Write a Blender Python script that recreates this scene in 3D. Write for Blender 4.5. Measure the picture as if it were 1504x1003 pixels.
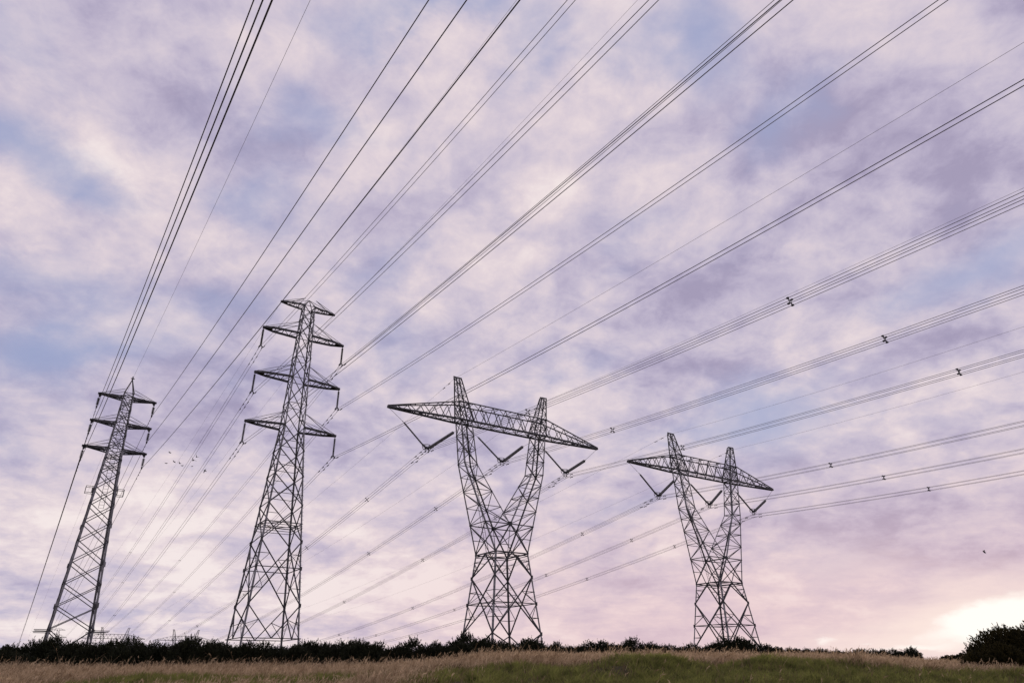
import bpy, bmesh, math, random
import numpy as np
from mathutils import Vector, Matrix, noise as mnoise

for o in list(bpy.data.objects):
    bpy.data.objects.remove(o, do_unlink=True)
scn = bpy.context.scene
COL = scn.collection

# ------------------------------------------------------------------ camera (origin = eye point, z up, metres)
CR = Vector((0.9999889, 0.00202873, -0.00425332))
CU = Vector((0.00471237, -0.43050632, 0.90257526))
CW = Vector((0.0, 0.90258528, 0.4305111))
cam = bpy.data.cameras.new('camera')
cam.sensor_width = 36.0
cam.lens = 36.0 * 1019.0 / 1504.0
cam.clip_start = 0.1
cam.clip_end = 6000.0
camo = bpy.data.objects.new('camera', cam)
COL.objects.link(camo)
camo.matrix_world = Matrix(((CR.x, CU.x, -CW.x, 0), (CR.y, CU.y, -CW.y, 0), (CR.z, CU.z, -CW.z, 0), (0, 0, 0, 1)))
scn.camera = camo

# ------------------------------------------------------------------ exposure
scn.view_settings.view_transform = 'Standard'
scn.view_settings.look = 'None'
scn.view_settings.exposure = 0.0
scn.view_settings.gamma = 1.0

SUN_AZ = math.radians(36.0)      # clockwise from +Y
SUN_EL = math.radians(6.0)

# ------------------------------------------------------------------ sky: dusk cloud deck over a Nishita sky
LIGHT=[(-0.592,0.62,0.074,0.042,0.03,0.4),(-0.484,0.57,0.094,0.058,0.01,0.75),(-0.636,0.488,0.029,0.024,0.34,0.8),(-0.561,0.427,0.101,0.037,0.15,0.4),(-0.393,0.514,0.068,0.029,0.02,0.5),(-0.164,0.799,0.149,0.053,0.33,0.5),(-0.37,0.784,0.072,0.055,0.31,0.35),(-0.028,0.786,0.09,0.058,0.48,0.65),(-0.157,0.499,0.108,0.036,0.23,0.5),(-0.221,0.605,0.088,0.036,0.29,0.35),(0.093,0.755,0.15,0.071,0.27,0.75),(0.518,0.702,0.048,0.046,0.1,0.4),(0.142,0.641,0.116,0.048,0.11,0.4),(0.471,0.558,0.048,0.015,-0.22,0.6),(0.348,0.489,0.094,0.039,0.36,0.6),(0.392,0.432,0.108,0.034,-0.21,0.6),(0.038,0.582,0.076,0.039,0.3,0.4),(-0.584,0.166,0.1,0.034,0.1,0.7),(-0.475,0.152,0.179,0.036,0.06,0.7),(-0.3,0.211,0.192,0.035,0.04,0.45),(-0.151,0.111,0.101,0.028,0.09,0.9),(-0.255,0.088,0.197,0.041,0.01,0.5),(-0.573,0.038,0.067,0.016,0.02,0.6),(-0.051,0.387,0.156,0.039,0.25,0.2),(0.124,0.345,0.112,0.039,0.28,0.25),(0.183,0.148,0.107,0.026,0.04,0.25),(0.553,0.301,0.076,0.025,-0.01,0.3)]
DARK=[(-0.53,0.721,0.091,0.047,0.07,0.45),(-0.383,0.673,0.093,0.053,-0.2,0.35),(-0.481,0.707,0.078,0.046,0.36,0.3),(-0.108,0.551,0.058,0.034,0.04,0.3),(0.384,0.74,0.068,0.109,0.41,0.6),(0.432,0.662,0.089,0.042,0.08,0.5),(0.587,0.703,0.103,0.05,-0.33,0.75),(0.463,0.564,0.103,0.038,-0.06,0.6),(0.239,0.489,0.101,0.06,0.61,0.75),(0.406,0.555,0.088,0.029,-0.11,0.45),(0.584,0.539,0.088,0.053,-0.2,0.5),(-0.333,0.367,0.182,0.053,0.44,0.35),(-0.432,0.283,0.147,0.047,0.2,0.35),(-0.241,0.283,0.123,0.046,0.14,0.4),(-0.572,0.092,0.098,0.029,0.05,0.45),(0.515,0.157,0.18,0.043,-0.11,0.75),(0.361,0.182,0.112,0.051,-0.08,0.45),(0.238,0.375,0.097,0.038,0.24,0.3),(0.607,0.362,0.077,0.032,0.03,0.3),(0.135,0.105,0.142,0.026,-0.03,0.3)]
BLUE=[(-0.576,0.576,0.094,0.046,-0.15,0.9),(-0.097,0.889,0.132,0.039,0.35,0.8),(0.027,0.853,0.094,0.052,0.24,0.6),(-0.232,0.732,0.083,0.03,0.17,0.45),(-0.604,0.446,0.108,0.033,0.28,0.5),(-0.329,0.603,0.092,0.037,0.19,0.45),(-0.493,0.41,0.122,0.039,0.37,0.5),(0.24,0.837,0.086,0.059,0.02,0.6),(0.498,0.43,0.068,0.027,-0.16,0.4),(0.608,0.447,0.079,0.039,-0.14,0.55),(0.143,0.595,0.11,0.041,0.04,0.4),(-0.608,0.335,0.08,0.047,0.21,0.5),(0.337,0.327,0.123,0.055,0.22,0.6),(0.42,0.128,0.083,0.016,-0.07,0.4),(0.047,0.387,0.106,0.039,0.22,0.3),(0.387,0.708,0.057,0.06,0.44,0.5),(-0.419,0.355,0.113,0.04,0.14,0.3),(-0.147,0.558,0.127,0.038,0.22,0.35),(-0.606,0.704,0.048,0.062,0.45,0.4),(0.28,0.144,0.085,0.021,-0.05,0.3),(0.139,0.212,0.11,0.027,-0.05,0.3)]
GLOW=[(0.598,0.057,0.083,0.017,0.27,0.85),(0.556,0.041,0.059,0.011,0.15,0.55),(0.605,0.036,0.053,0.028,-0.03,0.6),(0.393,0.033,0.012,0.004,-0.02,0.75),(0.436,0.032,0.009,0.002,-0.02,0.55),(0.41,0.02,0.044,0.002,-0.01,0.3),(0.483,0.021,0.048,0.004,-0.02,0.6)]
HALO=[(0.558,0.052,0.109,0.038,0.18,0.9),(0.456,0.025,0.159,0.018,-0.02,0.6)]

def lin(r, g, b, k=1.0):
    f = lambda c: ((c / 255.0) / 12.92 if c / 255.0 <= 0.04045 else ((c / 255.0 + 0.055) / 1.055) ** 2.4) * k
    return (f(r), f(g), f(b), 1.0)

def build_world():
    w = bpy.data.worlds.new('World')
    scn.world = w
    w.use_nodes = True
    nt = w.node_tree
    N, L = nt.nodes, nt.links
    N.clear()
    def nd(t, **kw):
        n = N.new(t)
        for k, v in kw.items():
            setattr(n, k, v)
        return n
    def setin(n, i, v):
        if hasattr(v, 'is_output'):
            L.new(v, n.inputs[i])
        elif v is not None:
            n.inputs[i].default_value = v
    def m(op, a, b=None, c=None, clamp=False):
        n = nd('ShaderNodeMath', operation=op, use_clamp=clamp)
        setin(n, 0, a); setin(n, 1, b); setin(n, 2, c)
        return n.outputs[0]
    def vm(op, a, b=None, out=0):
        n = nd('ShaderNodeVectorMath', operation=op)
        setin(n, 0, a); setin(n, 1, b)
        return n.outputs[out]
    def noise(vec, scale, detail, rough=0.5, dist=0.0, col=False):
        n = nd('ShaderNodeTexNoise')
        setin(n, 'Vector', vec)
        n.inputs['Scale'].default_value = scale
        n.inputs['Detail'].default_value = detail
        n.inputs['Roughness'].default_value = rough
        n.inputs['Distortion'].default_value = dist
        return n.outputs[1 if col else 0]
    def comb(x, y, z=0.0):
        n = nd('ShaderNodeCombineXYZ')
        setin(n, 0, x); setin(n, 1, y); setin(n, 2, z)
        return n.outputs[0]
    def smooth(v, a, b, lo=0.0, hi=1.0):
        n = nd('ShaderNodeMapRange', interpolation_type='SMOOTHSTEP')
        setin(n, 'Value', v)
        for k, x in (('From Min', a), ('From Max', b), ('To Min', lo), ('To Max', hi)):
            n.inputs[k].default_value = x
        return n.outputs[0]
    def mix(f, a, b):
        n = nd('ShaderNodeMix', data_type='RGBA')
        setin(n, 'Factor', f)
        for s, v in ((6, a), (7, b)):
            setin(n, s, v)
        return n.outputs[2]
    tc = nd('ShaderNodeTexCoord')
    sep = nd('ShaderNodeSeparateXYZ')
    L.new(tc.outputs['Generated'], sep.inputs[0])
    x, y, z = sep.outputs
    zc = m('MAXIMUM', z, 0.0)
    den = m('ADD', zc, 0.10)
    plane = comb(m('DIVIDE', x, den), m('DIVIDE', y, den))          # flat cloud deck seen from below
    el = m('ARCSINE', z)
    azi = m('ARCTAN2', x, y)
    q = comb(m('MULTIPLY', azi, m('COSINE', el)), el)
    # warp for ragged cloud edges
    den2 = m('ADD', zc, 0.38)
    plane2 = comb(m('DIVIDE', x, den2), m('DIVIDE', y, den2))        # deeper heaps of cloud, less foreshortened
    wz = noise(plane2, 4.5, 6.0, 0.60, 0.0, True)
    warp = vm('SUBTRACT', wz, (0.5, 0.5, 0.5))
    ampl = m('MULTIPLY_ADD', zc, 0.34, 0.05)
    sc = nd('ShaderNodeVectorMath', operation='SCALE')
    L.new(warp, sc.inputs[0]); L.new(ampl, sc.inputs['Scale'])
    qw = vm('ADD', q, vm('MULTIPLY', sc.outputs[0], (1.0, 0.75, 0.0)))
    last = [qw]
    def blobs(lst):
        acc = None
        cur = last[0]
        for i, (cx, cy, rx, ry, rot, a) in enumerate(lst):
            if i % 6 == 5:                        # evaluated a few at a time, to stay within the shader stack
                cur = vm('ADD', qw, comb(m('MULTIPLY', acc, 1e-6), 0.0))
            mp = nd('ShaderNodeMapping', vector_type='TEXTURE')
            L.new(cur, mp.inputs['Vector'])
            mp.inputs['Location'].default_value = (cx, cy, 0)
            mp.inputs['Rotation'].default_value = (0, 0, rot)
            mp.inputs['Scale'].default_value = (rx, ry, 1)
            d = vm('LENGTH', mp.outputs[0], None, 1)
            s = smooth(d, 1.9, 0.0, 0.0, a)
            acc = s if acc is None else m('ADD', acc, s)
        last[0] = vm('ADD', qw, comb(m('MULTIPLY', acc, 1e-6), 0.0))
        return acc
    bl, bd, bb, bg = blobs(LIGHT), blobs(DARK), blobs(BLUE), blobs(GLOW)
    halo = blobs(HALO)
    n1 = noise(plane, 1.1, 8.0, 0.56, 0.5)
    n2 = noise(vm('MULTIPLY', plane, (1.0, 1.25, 1.0)), 3.2, 8.0, 0.60, 0.6)
    n3 = noise(vm('ADD', plane, (7.3, 2.1, 0.0)), 1.7, 5.0, 0.5, 0.3)
    n4 = noise(vm('ADD', plane2, (3.3, 9.1, 0.0)), 6.6, 8.0, 0.56, 0.25)
    n6 = noise(vm('ADD', plane2, (1.3, 4.1, 0.0)), 22.0, 8.0, 0.66, 0.4)
    n5 = noise(comb(m('MULTIPLY', azi, 4.0), m('MULTIPLY', el, 30.0)), 1.0, 6.0, 0.55, 0.4)   # thin streaks along the horizon
    v5 = m('MULTIPLY', smooth(z, 0.30, 0.06), m('SUBTRACT', n5, 0.5))
    # lightness of the deck
    v = m('MULTIPLY_ADD', m('SUBTRACT', n1, 0.5), 0.8, 0.455)
    v = m('MULTIPLY_ADD', m('SUBTRACT', n2, 0.5), 0.35, v)
    c4 = smooth(n4, 0.30, 0.70)                                       # firmer edges to the heaps
    v = m('MULTIPLY_ADD', m('SUBTRACT', c4, 0.5), 0.50, v)
    v = m('MULTIPLY_ADD', m('SUBTRACT', n6, 0.5), 0.62, v)
    v = m('MULTIPLY_ADD', v5, 1.1, v)
    v = m('MULTIPLY_ADD', bl, 0.30, v)
    v = m('MULTIPLY_ADD', bd, -0.35, v)
    v = m('MULTIPLY_ADD', bb, -0.0, v)
    low = smooth(z, 0.34, 0.02)                                        # thin bright cloud toward the horizon
    v = m('MULTIPLY_ADD', low, 0.19, v)
    rp = nd('ShaderNodeValToRGB')
    L.new(v, rp.inputs[0])
    cr = rp.color_ramp
    cr.interpolation = 'B_SPLINE'
    stops = [(0.0,(160,151,180)),(0.25,(186,177,202)),(0.5,(208,198,213)),(0.75,(229,213,218)),(1.0,(247,235,233))]
    cr.elements[0].position, cr.elements[0].color = stops[0][0], lin(*stops[0][1])
    cr.elements[1].position, cr.elements[1].color = stops[-1][0], lin(*stops[-1][1])
    for p, c in stops[1:-1]:
        e = cr.elements.new(p); e.color = lin(*c)
    # open gaps where the Nishita sky and blue show through
    gap = m('MULTIPLY_ADD', m('SUBTRACT', n3, 0.5), 1.3, m('MULTIPLY', bb, 1.1))
    gap = m('MULTIPLY_ADD', m('SUBTRACT', n4, 0.5), -0.9, gap)
    gap = m('MULTIPLY_ADD', bl, -0.30, gap)
    gap = smooth(gap, 0.0, 1.0, 0.0, 0.9)
    sky = nd('ShaderNodeTexSky', sky_type='NISHITA')
    sky.sun_disc = False
    sky.sun_elevation = SUN_EL
    sky.sun_rotation = SUN_AZ
    sky.air_density = 1.0; sky.dust_density = 1.0
    blue = mix(0.15, lin(162, 172, 212), vm('MULTIPLY', sky.outputs[0], (0.12, 0.12, 0.12)))
    c = mix(gap, rp.outputs[0], blue)
    # warm light low on the sunset side
    ca = m('COSINE', m('SUBTRACT', azi, SUN_AZ - 0.05))
    side = smooth(ca, 0.52, 1.0)
    warm = m('MULTIPLY', m('MULTIPLY', smooth(z, 0.30, 0.0), side), 0.62)
    c = mix(warm, c, lin(238, 202, 202))
    c = mix(m('MINIMUM', m('MULTIPLY', halo, m('MULTIPLY_ADD', m('SUBTRACT', n5, 0.5), 1.5, 1.0)), 1.0), c, lin(251, 229, 221))
    glow = smooth(m('MULTIPLY_ADD', m('SUBTRACT', n5, 0.5), 0.9, bg), 0.12, 1.15)
    glow = m('MULTIPLY', glow, smooth(bg, 0.0, 0.5))
    c = mix(glow, c, lin(255, 249, 241, 1.08))
    # the deck is duller away from the sunset, behind the photographer
    back = smooth(m('COSINE', m('SUBTRACT', azi, SUN_AZ - 0.7)), -0.2, -0.9, 1.0, 0.85)
    s2 = nd('ShaderNodeVectorMath', operation='SCALE')
    L.new(c, s2.inputs[0]); L.new(m('MULTIPLY', back, 10.0), s2.inputs['Scale'])
    ground = smooth(z, -0.02, -0.08)
    c = mix(ground, s2.outputs[0], (0.5, 0.5, 0.45, 1))
    bgn = nd('ShaderNodeBackground')
    L.new(c, bgn.inputs[0])
    bgn.inputs[1].default_value = 0.1
    out = nd('ShaderNodeOutputWorld')
    L.new(bgn.outputs[0], out.inputs[0])
    w.cycles.sampling_method = 'MANUAL'
    w.cycles.sample_map_resolution = 512
build_world()

# ------------------------------------------------------------------ sun: weak, veiled by cloud near the horizon
sl = bpy.data.lights.new('sun', 'SUN')
sl.energy = 1.3
sl.angle = math.radians(12.0)
sl.color = (1.0, 0.80, 0.68)
so = bpy.data.objects.new('sun', sl)
COL.objects.link(so)
so.rotation_euler = (Vector((math.sin(SUN_AZ) * math.cos(SUN_EL), math.cos(SUN_AZ) * math.cos(SUN_EL), math.sin(SUN_EL)))).to_track_quat('Z', 'Y').to_euler()
so.location = (60, 80, 60)

random.seed(7)
RNG = np.random.default_rng(7)

# ------------------------------------------------------------------ helpers
def tag(o, label=None, cat=None, group=None, kind=None):
    if label: o['label'] = label
    if cat: o['category'] = cat
    if group: o['group'] = group
    if kind: o['kind'] = kind
    return o

def empty(name, loc, rz=0.0):
    o = bpy.data.objects.new(name, None)
    COL.objects.link(o)
    o.empty_display_size = 0.5
    o.location = loc
    o.rotation_euler = (0, 0, rz)
    return o

class MB:
    """collects bars, plates and tubes into one mesh"""
    def __init__(s):
        s.v, s.f = [], []
    def prism(s, ring0, ring1, caps=True):
        n = len(ring0); b = len(s.v)
        s.v += [tuple(p) for p in ring0] + [tuple(p) for p in ring1]
        for i in range(n):
            j = (i + 1) % n
            s.f.append((b + i, b + j, b + n + j, b + n + i))
        if caps:
            s.f.append(tuple(range(b + n - 1, b - 1, -1)))
            s.f.append(tuple(range(b + n, b + 2 * n)))
    def frame(s, p, q, up=None):
        d = (q - p).normalized()
        u = up or (Vector((0, 0, 1)) if abs(d.z) < 0.95 else Vector((0, 1, 0)))
        a = d.cross(u).normalized()
        return d, a, a.cross(d).normalized()
    def bar(s, p, q, w, h=None):
        p, q = Vector(p), Vector(q)
        h = (h or w) * 1.12; w = w * 1.12
        d, a, b = s.frame(p, q)
        r = [a * w / 2 + b * h / 2, -a * w / 2 + b * h / 2, -a * w / 2 - b * h / 2, a * w / 2 - b * h / 2]
        s.prism([p + x for x in r], [q + x for x in r])
    def angle(s, p, q, w, ax, ay, t=None):
        """steel angle: flanges of width w running from the corner along ax and ay"""
        p, q = Vector(p), Vector(q)
        t = t or w * 0.16
        ax, ay = Vector(ax), Vector(ay)
        r = [ax * 0, ax * w, ax * w + ay * t, ax * t + ay * t, ax * t + ay * w, ay * w]
        s.prism([p + x for x in r], [q + x for x in r])
    def tube(s, pts, r, n=6, caps=True):
        pts = [Vector(p) for p in pts]
        b = len(s.v); m = len(pts)
        for i, p in enumerate(pts):
            d = (pts[min(i + 1, m - 1)] - pts[max(i - 1, 0)]).normalized()
            u = Vector((0, 0, 1)) if abs(d.z) < 0.9 else Vector((1, 0, 0))
            a = d.cross(u).normalized(); c = a.cross(d)
            rr = r[i] if isinstance(r, (list, tuple)) else r
            for k in range(n):
                t = 2 * math.pi * k / n
                s.v.append(tuple(p + (a * math.cos(t) + c * math.sin(t)) * rr))
        for i in range(m - 1):
            for k in range(n):
                j = (k + 1) % n
                s.f.append((b + i * n + k, b + i * n + j, b + (i + 1) * n + j, b + (i + 1) * n + k))
        if caps:
            s.f.append(tuple(range(b + n - 1, b - 1, -1)))
            s.f.append(tuple(range(b + (m - 1) * n, b + m * n)))
    def plate(s, pts, t):
        """flat polygon given thickness t"""
        pts = [Vector(p) for p in pts]
        nrm = (pts[1] - pts[0]).cross(pts[2] - pts[0]).normalized() * t / 2
        s.prism([p - nrm for p in pts], [p + nrm for p in pts])
    def loop(s, pts, r, n=6):
        """closed tube"""
        pts = [Vector(p) for p in pts]
        b = len(s.v); m = len(pts)
        cen = sum(pts, Vector()) / m
        for i, p in enumerate(pts):
            d = (pts[(i + 1) % m] - pts[i - 1]).normalized()
            a = (p - cen); a = (a - d * a.dot(d)).normalized(); c = a.cross(d)
            for k in range(n):
                t = 2 * math.pi * k / n
                s.v.append(tuple(p + (a * math.cos(t) + c * math.sin(t)) * r))
        for i in range(m):
            for k in range(n):
                j = (k + 1) % n; i2 = (i + 1) % m
                s.f.append((b + i * n + k, b + i * n + j, b + i2 * n + j, b + i2 * n + k))
    def build(s, name, mat, parent=None, smooth=False):
        me = bpy.data.meshes.new(name)
        me.from_pydata(s.v, [], s.f)
        me.materials.append(mat)
        if smooth:
            me.polygons.foreach_set('use_smooth', [True] * len(me.polygons))
        me.update()
        bm = bmesh.new(); bm.from_mesh(me)
        bmesh.ops.recalc_face_normals(bm, faces=bm.faces)
        bm.to_mesh(me); bm.free()
        o = bpy.data.objects.new(name, me)
        COL.objects.link(o)
        if parent: o.parent = parent
        return o

def children(o):
    return [c for c in bpy.data.objects if c.parent == o]

def copy_tree(o, kids, parent=None):
    c = o.copy(); COL.objects.link(c)
    if parent: c.parent = parent
    for k in kids.get(o.name, []):
        copy_tree(k, kids, c)
    return c

def kidmap():
    d = {}
    for o in bpy.data.objects:
        if o.parent: d.setdefault(o.parent.name, []).append(o)
    return d

# ------------------------------------------------------------------ materials
def thin(m, tint, f):
    """lets light through thin blades"""
    nt = m.node_tree; p = nt.nodes['Principled BSDF']; out = nt.nodes['Material Output']
    t = nt.nodes.new('ShaderNodeBsdfTranslucent'); t.inputs[0].default_value = (*tint, 1)
    src = p.inputs['Base Color'].links
    if src: nt.links.new(src[0].from_socket, t.inputs[0])
    x = nt.nodes.new('ShaderNodeMixShader'); x.inputs[0].default_value = f
    nt.links.new(p.outputs[0], x.inputs[1]); nt.links.new(t.outputs[0], x.inputs[2]); nt.links.new(x.outputs[0], out.inputs[0])
    return m

def mat(name, col, rough=0.6, metal=0.0, var=0.0, vscale=1.0, col2=None, spec=0.4, detail=4.0, obj=False, ramp=(0.35, 0.65)):
    m = bpy.data.materials.new(name)
    m.use_nodes = True
    nt = m.node_tree
    p = nt.nodes['Principled BSDF']
    p.inputs['Roughness'].default_value = rough
    p.inputs['Metallic'].default_value = metal
    p.inputs['Specular IOR Level'].default_value = spec
    p.inputs['Base Color'].default_value = (*col, 1)
    if col2 or var:
        tc = nt.nodes.new('ShaderNodeTexCoord') if obj else nt.nodes.new('ShaderNodeNewGeometry')
        nz = nt.nodes.new('ShaderNodeTexNoise')
        nz.inputs['Scale'].default_value = vscale
        nz.inputs['Detail'].default_value = detail
        rp = nt.nodes.new('ShaderNodeValToRGB')
        a = col if col2 else tuple(c * (1 - var) for c in col)
        b = col2 or tuple(c * (1 + var) for c in col)
        rp.color_ramp.elements[0].position, rp.color_ramp.elements[0].color = ramp[0], (*a, 1)
        rp.color_ramp.elements[1].position, rp.color_ramp.elements[1].color = ramp[1], (*b, 1)
        nt.links.new(tc.outputs['Object' if obj else 'Position'], nz.inputs['Vector'])
        nt.links.new(nz.outputs[0], rp.inputs[0])
        nt.links.new(rp.outputs[0], p.inputs['Base Color'])
    return m

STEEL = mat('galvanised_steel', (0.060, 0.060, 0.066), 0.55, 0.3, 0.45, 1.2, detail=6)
STEEL_LEG_LIT = mat('galvanised_leg_steel_lit', (0.21, 0.21, 0.225), 0.5, 0.3, 0.4, 1.5, detail=6)  # same steel as the bracing, side light on the legs put into the colour
DARK_STEEL = mat('dark_hardware_steel', (0.035, 0.035, 0.038), 0.5, 0.3, 0.3, 3.0)
GLASS = mat('insulator_glaze', (0.045, 0.048, 0.050), 0.3, 0.0, 0.3, 4.0, spec=0.5)
GLASS_GREY = mat('insulator_grey', (0.16, 0.16, 0.165), 0.4, 0.0, 0.25, 4.0, spec=0.5)
CABLE = mat('weathered_aluminium_cable', (0.032, 0.030, 0.034), 0.6, 0.0, 0.2, 0.6)
FEATHER = mat('dark_feathers', (0.02, 0.02, 0.022), 0.7, 0.0, 0.3, 20.0)

# ------------------------------------------------------------------ line geometry shared by all the towers
AZL = math.radians(33.58)
LX = Vector((math.cos(AZL), math.sin(AZL), 0))       # along the cross arms
LY = Vector((-math.sin(AZL), math.cos(AZL), 0))      # along the lines, away from the viewer
T1, T2, T3, T4 = Vector((-56.13, 94.90, 0)), Vector((-29.70, 89.27, 0)), Vector((-1.56, 97.80, 0)), Vector((33.81, 119.95, 0))
TA, TB, TC = T3 + LY * 455.3, T4 + LY * 453.6, T2 + LY * 515.0
DZ4, DZA, DZB, DZC = -1.475, -11.72, -12.16, -20.0
ZB1, ZB2, ZB3 = 2.1, 2.1, 2.3          # ground level under the towers
ZB4 = 2.75

# ------------------------------------------------------------------ ground
def sstep(a, b, x):
    t = np.clip((x - a) / (b - a), 0, 1)
    return t * t * (3 - 2 * t)

_ky = np.array([-700, -60, 0, 12, 22, 27, 33, 45, 60, 80, 100, 125, 150, 220, 320, 440, 700, 5000.])
_kz = np.array([-2.6, -1.7, -1.6, -1.45, -1.15, -0.98, -0.74, -0.33, 0.12, 1.1, 2.15, 2.6, 2.3, -2.0, -8.0, -11., -14., -14.])
def fbm2(x, y, s, seed=0.0):
    r = np.zeros_like(x)
    a = 1.0
    for k in range(3):
        r += a * np.sin(x * s * 1.3 + seed + 1.7 * np.sin(y * s * 0.9 + k * 2.1)) * np.cos(y * s * 1.1 + seed * 1.3 + 1.3 * np.sin(x * s * 0.7 + k))
        s *= 2.1; a *= 0.5
    return r
MOUNDS = []
_rr = random.Random(4)
for i in range(30):
    MOUNDS.append((_rr.uniform(-4, 23), _rr.uniform(25.5, 34.0), _rr.uniform(0.7, 1.7), _rr.uniform(0.7, 1.4), _rr.uniform(0.10, 0.28)))
MOUNDS += [(-15.8, 35.0, 4.2, 3.6, 0.42), (-8.4, 35.5, 3.6, 3.0, 0.30), (0.2, 31.8, 1.3, 1.2, 0.24), (6.6, 32.4, 1.4, 1.3, 0.26), (11.2, 32.0, 1.8, 1.4, 0.26), (17.5, 31.0, 3.2, 2.0, 0.12)]
def ground_np(x, y):
    x = np.asarray(x, float); y = np.asarray(y, float)
    z = np.interp(y, _ky, _kz)
    z = 0.5 * z + 0.25 * np.interp(y - 3, _ky, _kz) + 0.25 * np.interp(y + 3, _ky, _kz)
    # bank on the right half, falling off again toward the right edge of the view
    z = z - 1.7 * sstep(0.45, 0.55, x / np.maximum(y, 1.0)) * sstep(58, 95, y) * (1 - sstep(300, 500, y))
    side = sstep(-9.5, -0.5, x) * (1 - 0.75 * sstep(15, 27, x - (y - 40) * 0.4))
    z = z + 0.80 * side * sstep(20, 35, y) * (1 - sstep(46, 76, y))
    z = z + 0.05 * fbm2(x, y, 0.55) * (1 - sstep(200, 400, y))
    for mx, my, rx, ry, h in MOUNDS:
        z = z + h * np.exp(-((x - mx) / rx) ** 2 - ((y - my) / ry) ** 2)
    for (c, zb, r) in ((T1, ZB1, 9), (T2, ZB2, 9), (T3, ZB3, 9), (T4, ZB4, 9), (TA, ZB3 + DZA, 60), (TB, ZB4 + DZB - DZ4, 60), (TC, ZB2 + DZC, 60)):
        w = np.exp(-(((x - c.x) ** 2 + (y - c.y) ** 2) / r ** 2))
        z = z * (1 - w) + zb * w
    return z
def ground(x, y):
    return float(ground_np(np.array([x]), np.array([y]))[0])

def green_np(x, y):
    """1 where the short green grass grows"""
    a = sstep(-5.5, -2.0, x + 0.6 * fbm2(x, y, 0.8, 2.0)) * (1 - sstep(31.5, 34.0, y + 0.5 * fbm2(x, y, 0.7, 1.0) - 0.9 * np.exp(-((x - 9.5) / 4.0) ** 2) + 0.10 * np.clip(x - 18, 0, 99)))
    b = sstep(0.25, 0.75, 1.25 * np.exp(-((x + 15.8) / 4.3) ** 2 - ((y - 33.0) / 5.5) ** 2) + 0.8 * np.exp(-((x + 8.4) / 3.4) ** 2 - ((y - 33.5) / 5.0) ** 2) + 0.10 * fbm2(x, y, 1.1, 4.0))
    return np.clip(np.maximum(a, b), 0, 1)

def build_ground():
    def axis(segs):
        out = [segs[0][0]]
        for a, b, n in segs:
            out += list(np.linspace(a, b, n + 1)[1:])
        return np.array(out)
    xs = axis([(-3500, -600, 12), (-600, -120, 24), (-120, -42, 40), (-42, 42, 260), (42, 120, 40), (120, 600, 24), (600, 3500, 12)])
    ys = axis([(-700, -20, 14), (-20, 20, 30), (20, 48, 120), (48, 72, 50), (72, 160, 60), (160, 640, 50), (640, 5000, 16)])
    X, Y = np.meshgrid(xs, ys)
    Z = ground_np(X, Y)
    nx, ny = len(xs), len(ys)
    co = np.stack([X, Y, Z], -1).reshape(-1, 3)
    i = np.arange(nx * ny).reshape(ny, nx)
    f = np.stack([i[:-1, :-1], i[:-1, 1:], i[1:, 1:], i[1:, :-1]], -1).reshape(-1, 4)
    me = mesh_np('ground', co, f)
    m = bpy.data.materials.new('soil_and_turf')
    m.use_nodes = True
    nt = m.node_tree; p = nt.nodes['Principled BSDF']
    p.inputs['Roughness'].default_value = 0.95
    p.inputs['Specular IOR Level'].default_value = 0.1
    ge = nt.nodes.new('ShaderNodeNewGeometry')
    cols = []
    for sc, a, b in ((0.35, (0.045, 0.040, 0.020), (0.11, 0.085, 0.045)), (6.0, (0.03, 0.035, 0.014), (0.10, 0.085, 0.045))):
        nz = nt.nodes.new('ShaderNodeTexNoise'); nz.inputs['Scale'].default_value = sc; nz.inputs['Detail'].default_value = 6
        rp = nt.nodes.new('ShaderNodeValToRGB')
        rp.color_ramp.elements[0].position, rp.color_ramp.elements[0].color = 0.35, (*a, 1)
        rp.color_ramp.elements[1].position, rp.color_ramp.elements[1].color = 0.65, (*b, 1)
        nt.links.new(ge.outputs['Position'], nz.inputs['Vector']); nt.links.new(nz.outputs[0], rp.inputs[0])
        cols.append(rp.outputs[0])
    mx = nt.nodes.new('ShaderNodeMix'); mx.data_type = 'RGBA'; mx.inputs[0].default_value = 0.5
    nt.links.new(cols[0], mx.inputs[6]); nt.links.new(cols[1], mx.inputs[7])
    nt.links.new(mx.outputs[2], p.inputs['Base Color'])
    me.materials.append(m)
    me.polygons.foreach_set('use_smooth', [True] * len(me.polygons))
    o = bpy.data.objects.new('ground', me); COL.objects.link(o)
    tag(o, kind='structure')

def mesh_np(name, co, quads):
    me = bpy.data.meshes.new(name)
    co = np.ascontiguousarray(co, np.float32); quads = np.ascontiguousarray(quads, np.int32)
    n, k = quads.shape
    me.vertices.add(len(co)); me.vertices.foreach_set('co', co.ravel())
    me.loops.add(n * k); me.loops.foreach_set('vertex_index', quads.ravel())
    me.polygons.add(n); me.polygons.foreach_set('loop_start', np.arange(0, n * k, k, dtype=np.int32))
    me.update(calc_edges=True)
    return me
build_ground()

# ------------------------------------------------------------------ lattice helpers (tower-local coordinates, z measured from eye level)
def ring(h, z, hy=None):
    hy = h if hy is None else hy
    return [Vector((-h, -hy, z)), Vector((h, -hy, z)), Vector((h, hy, z)), Vector((-h, hy, z))]

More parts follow.
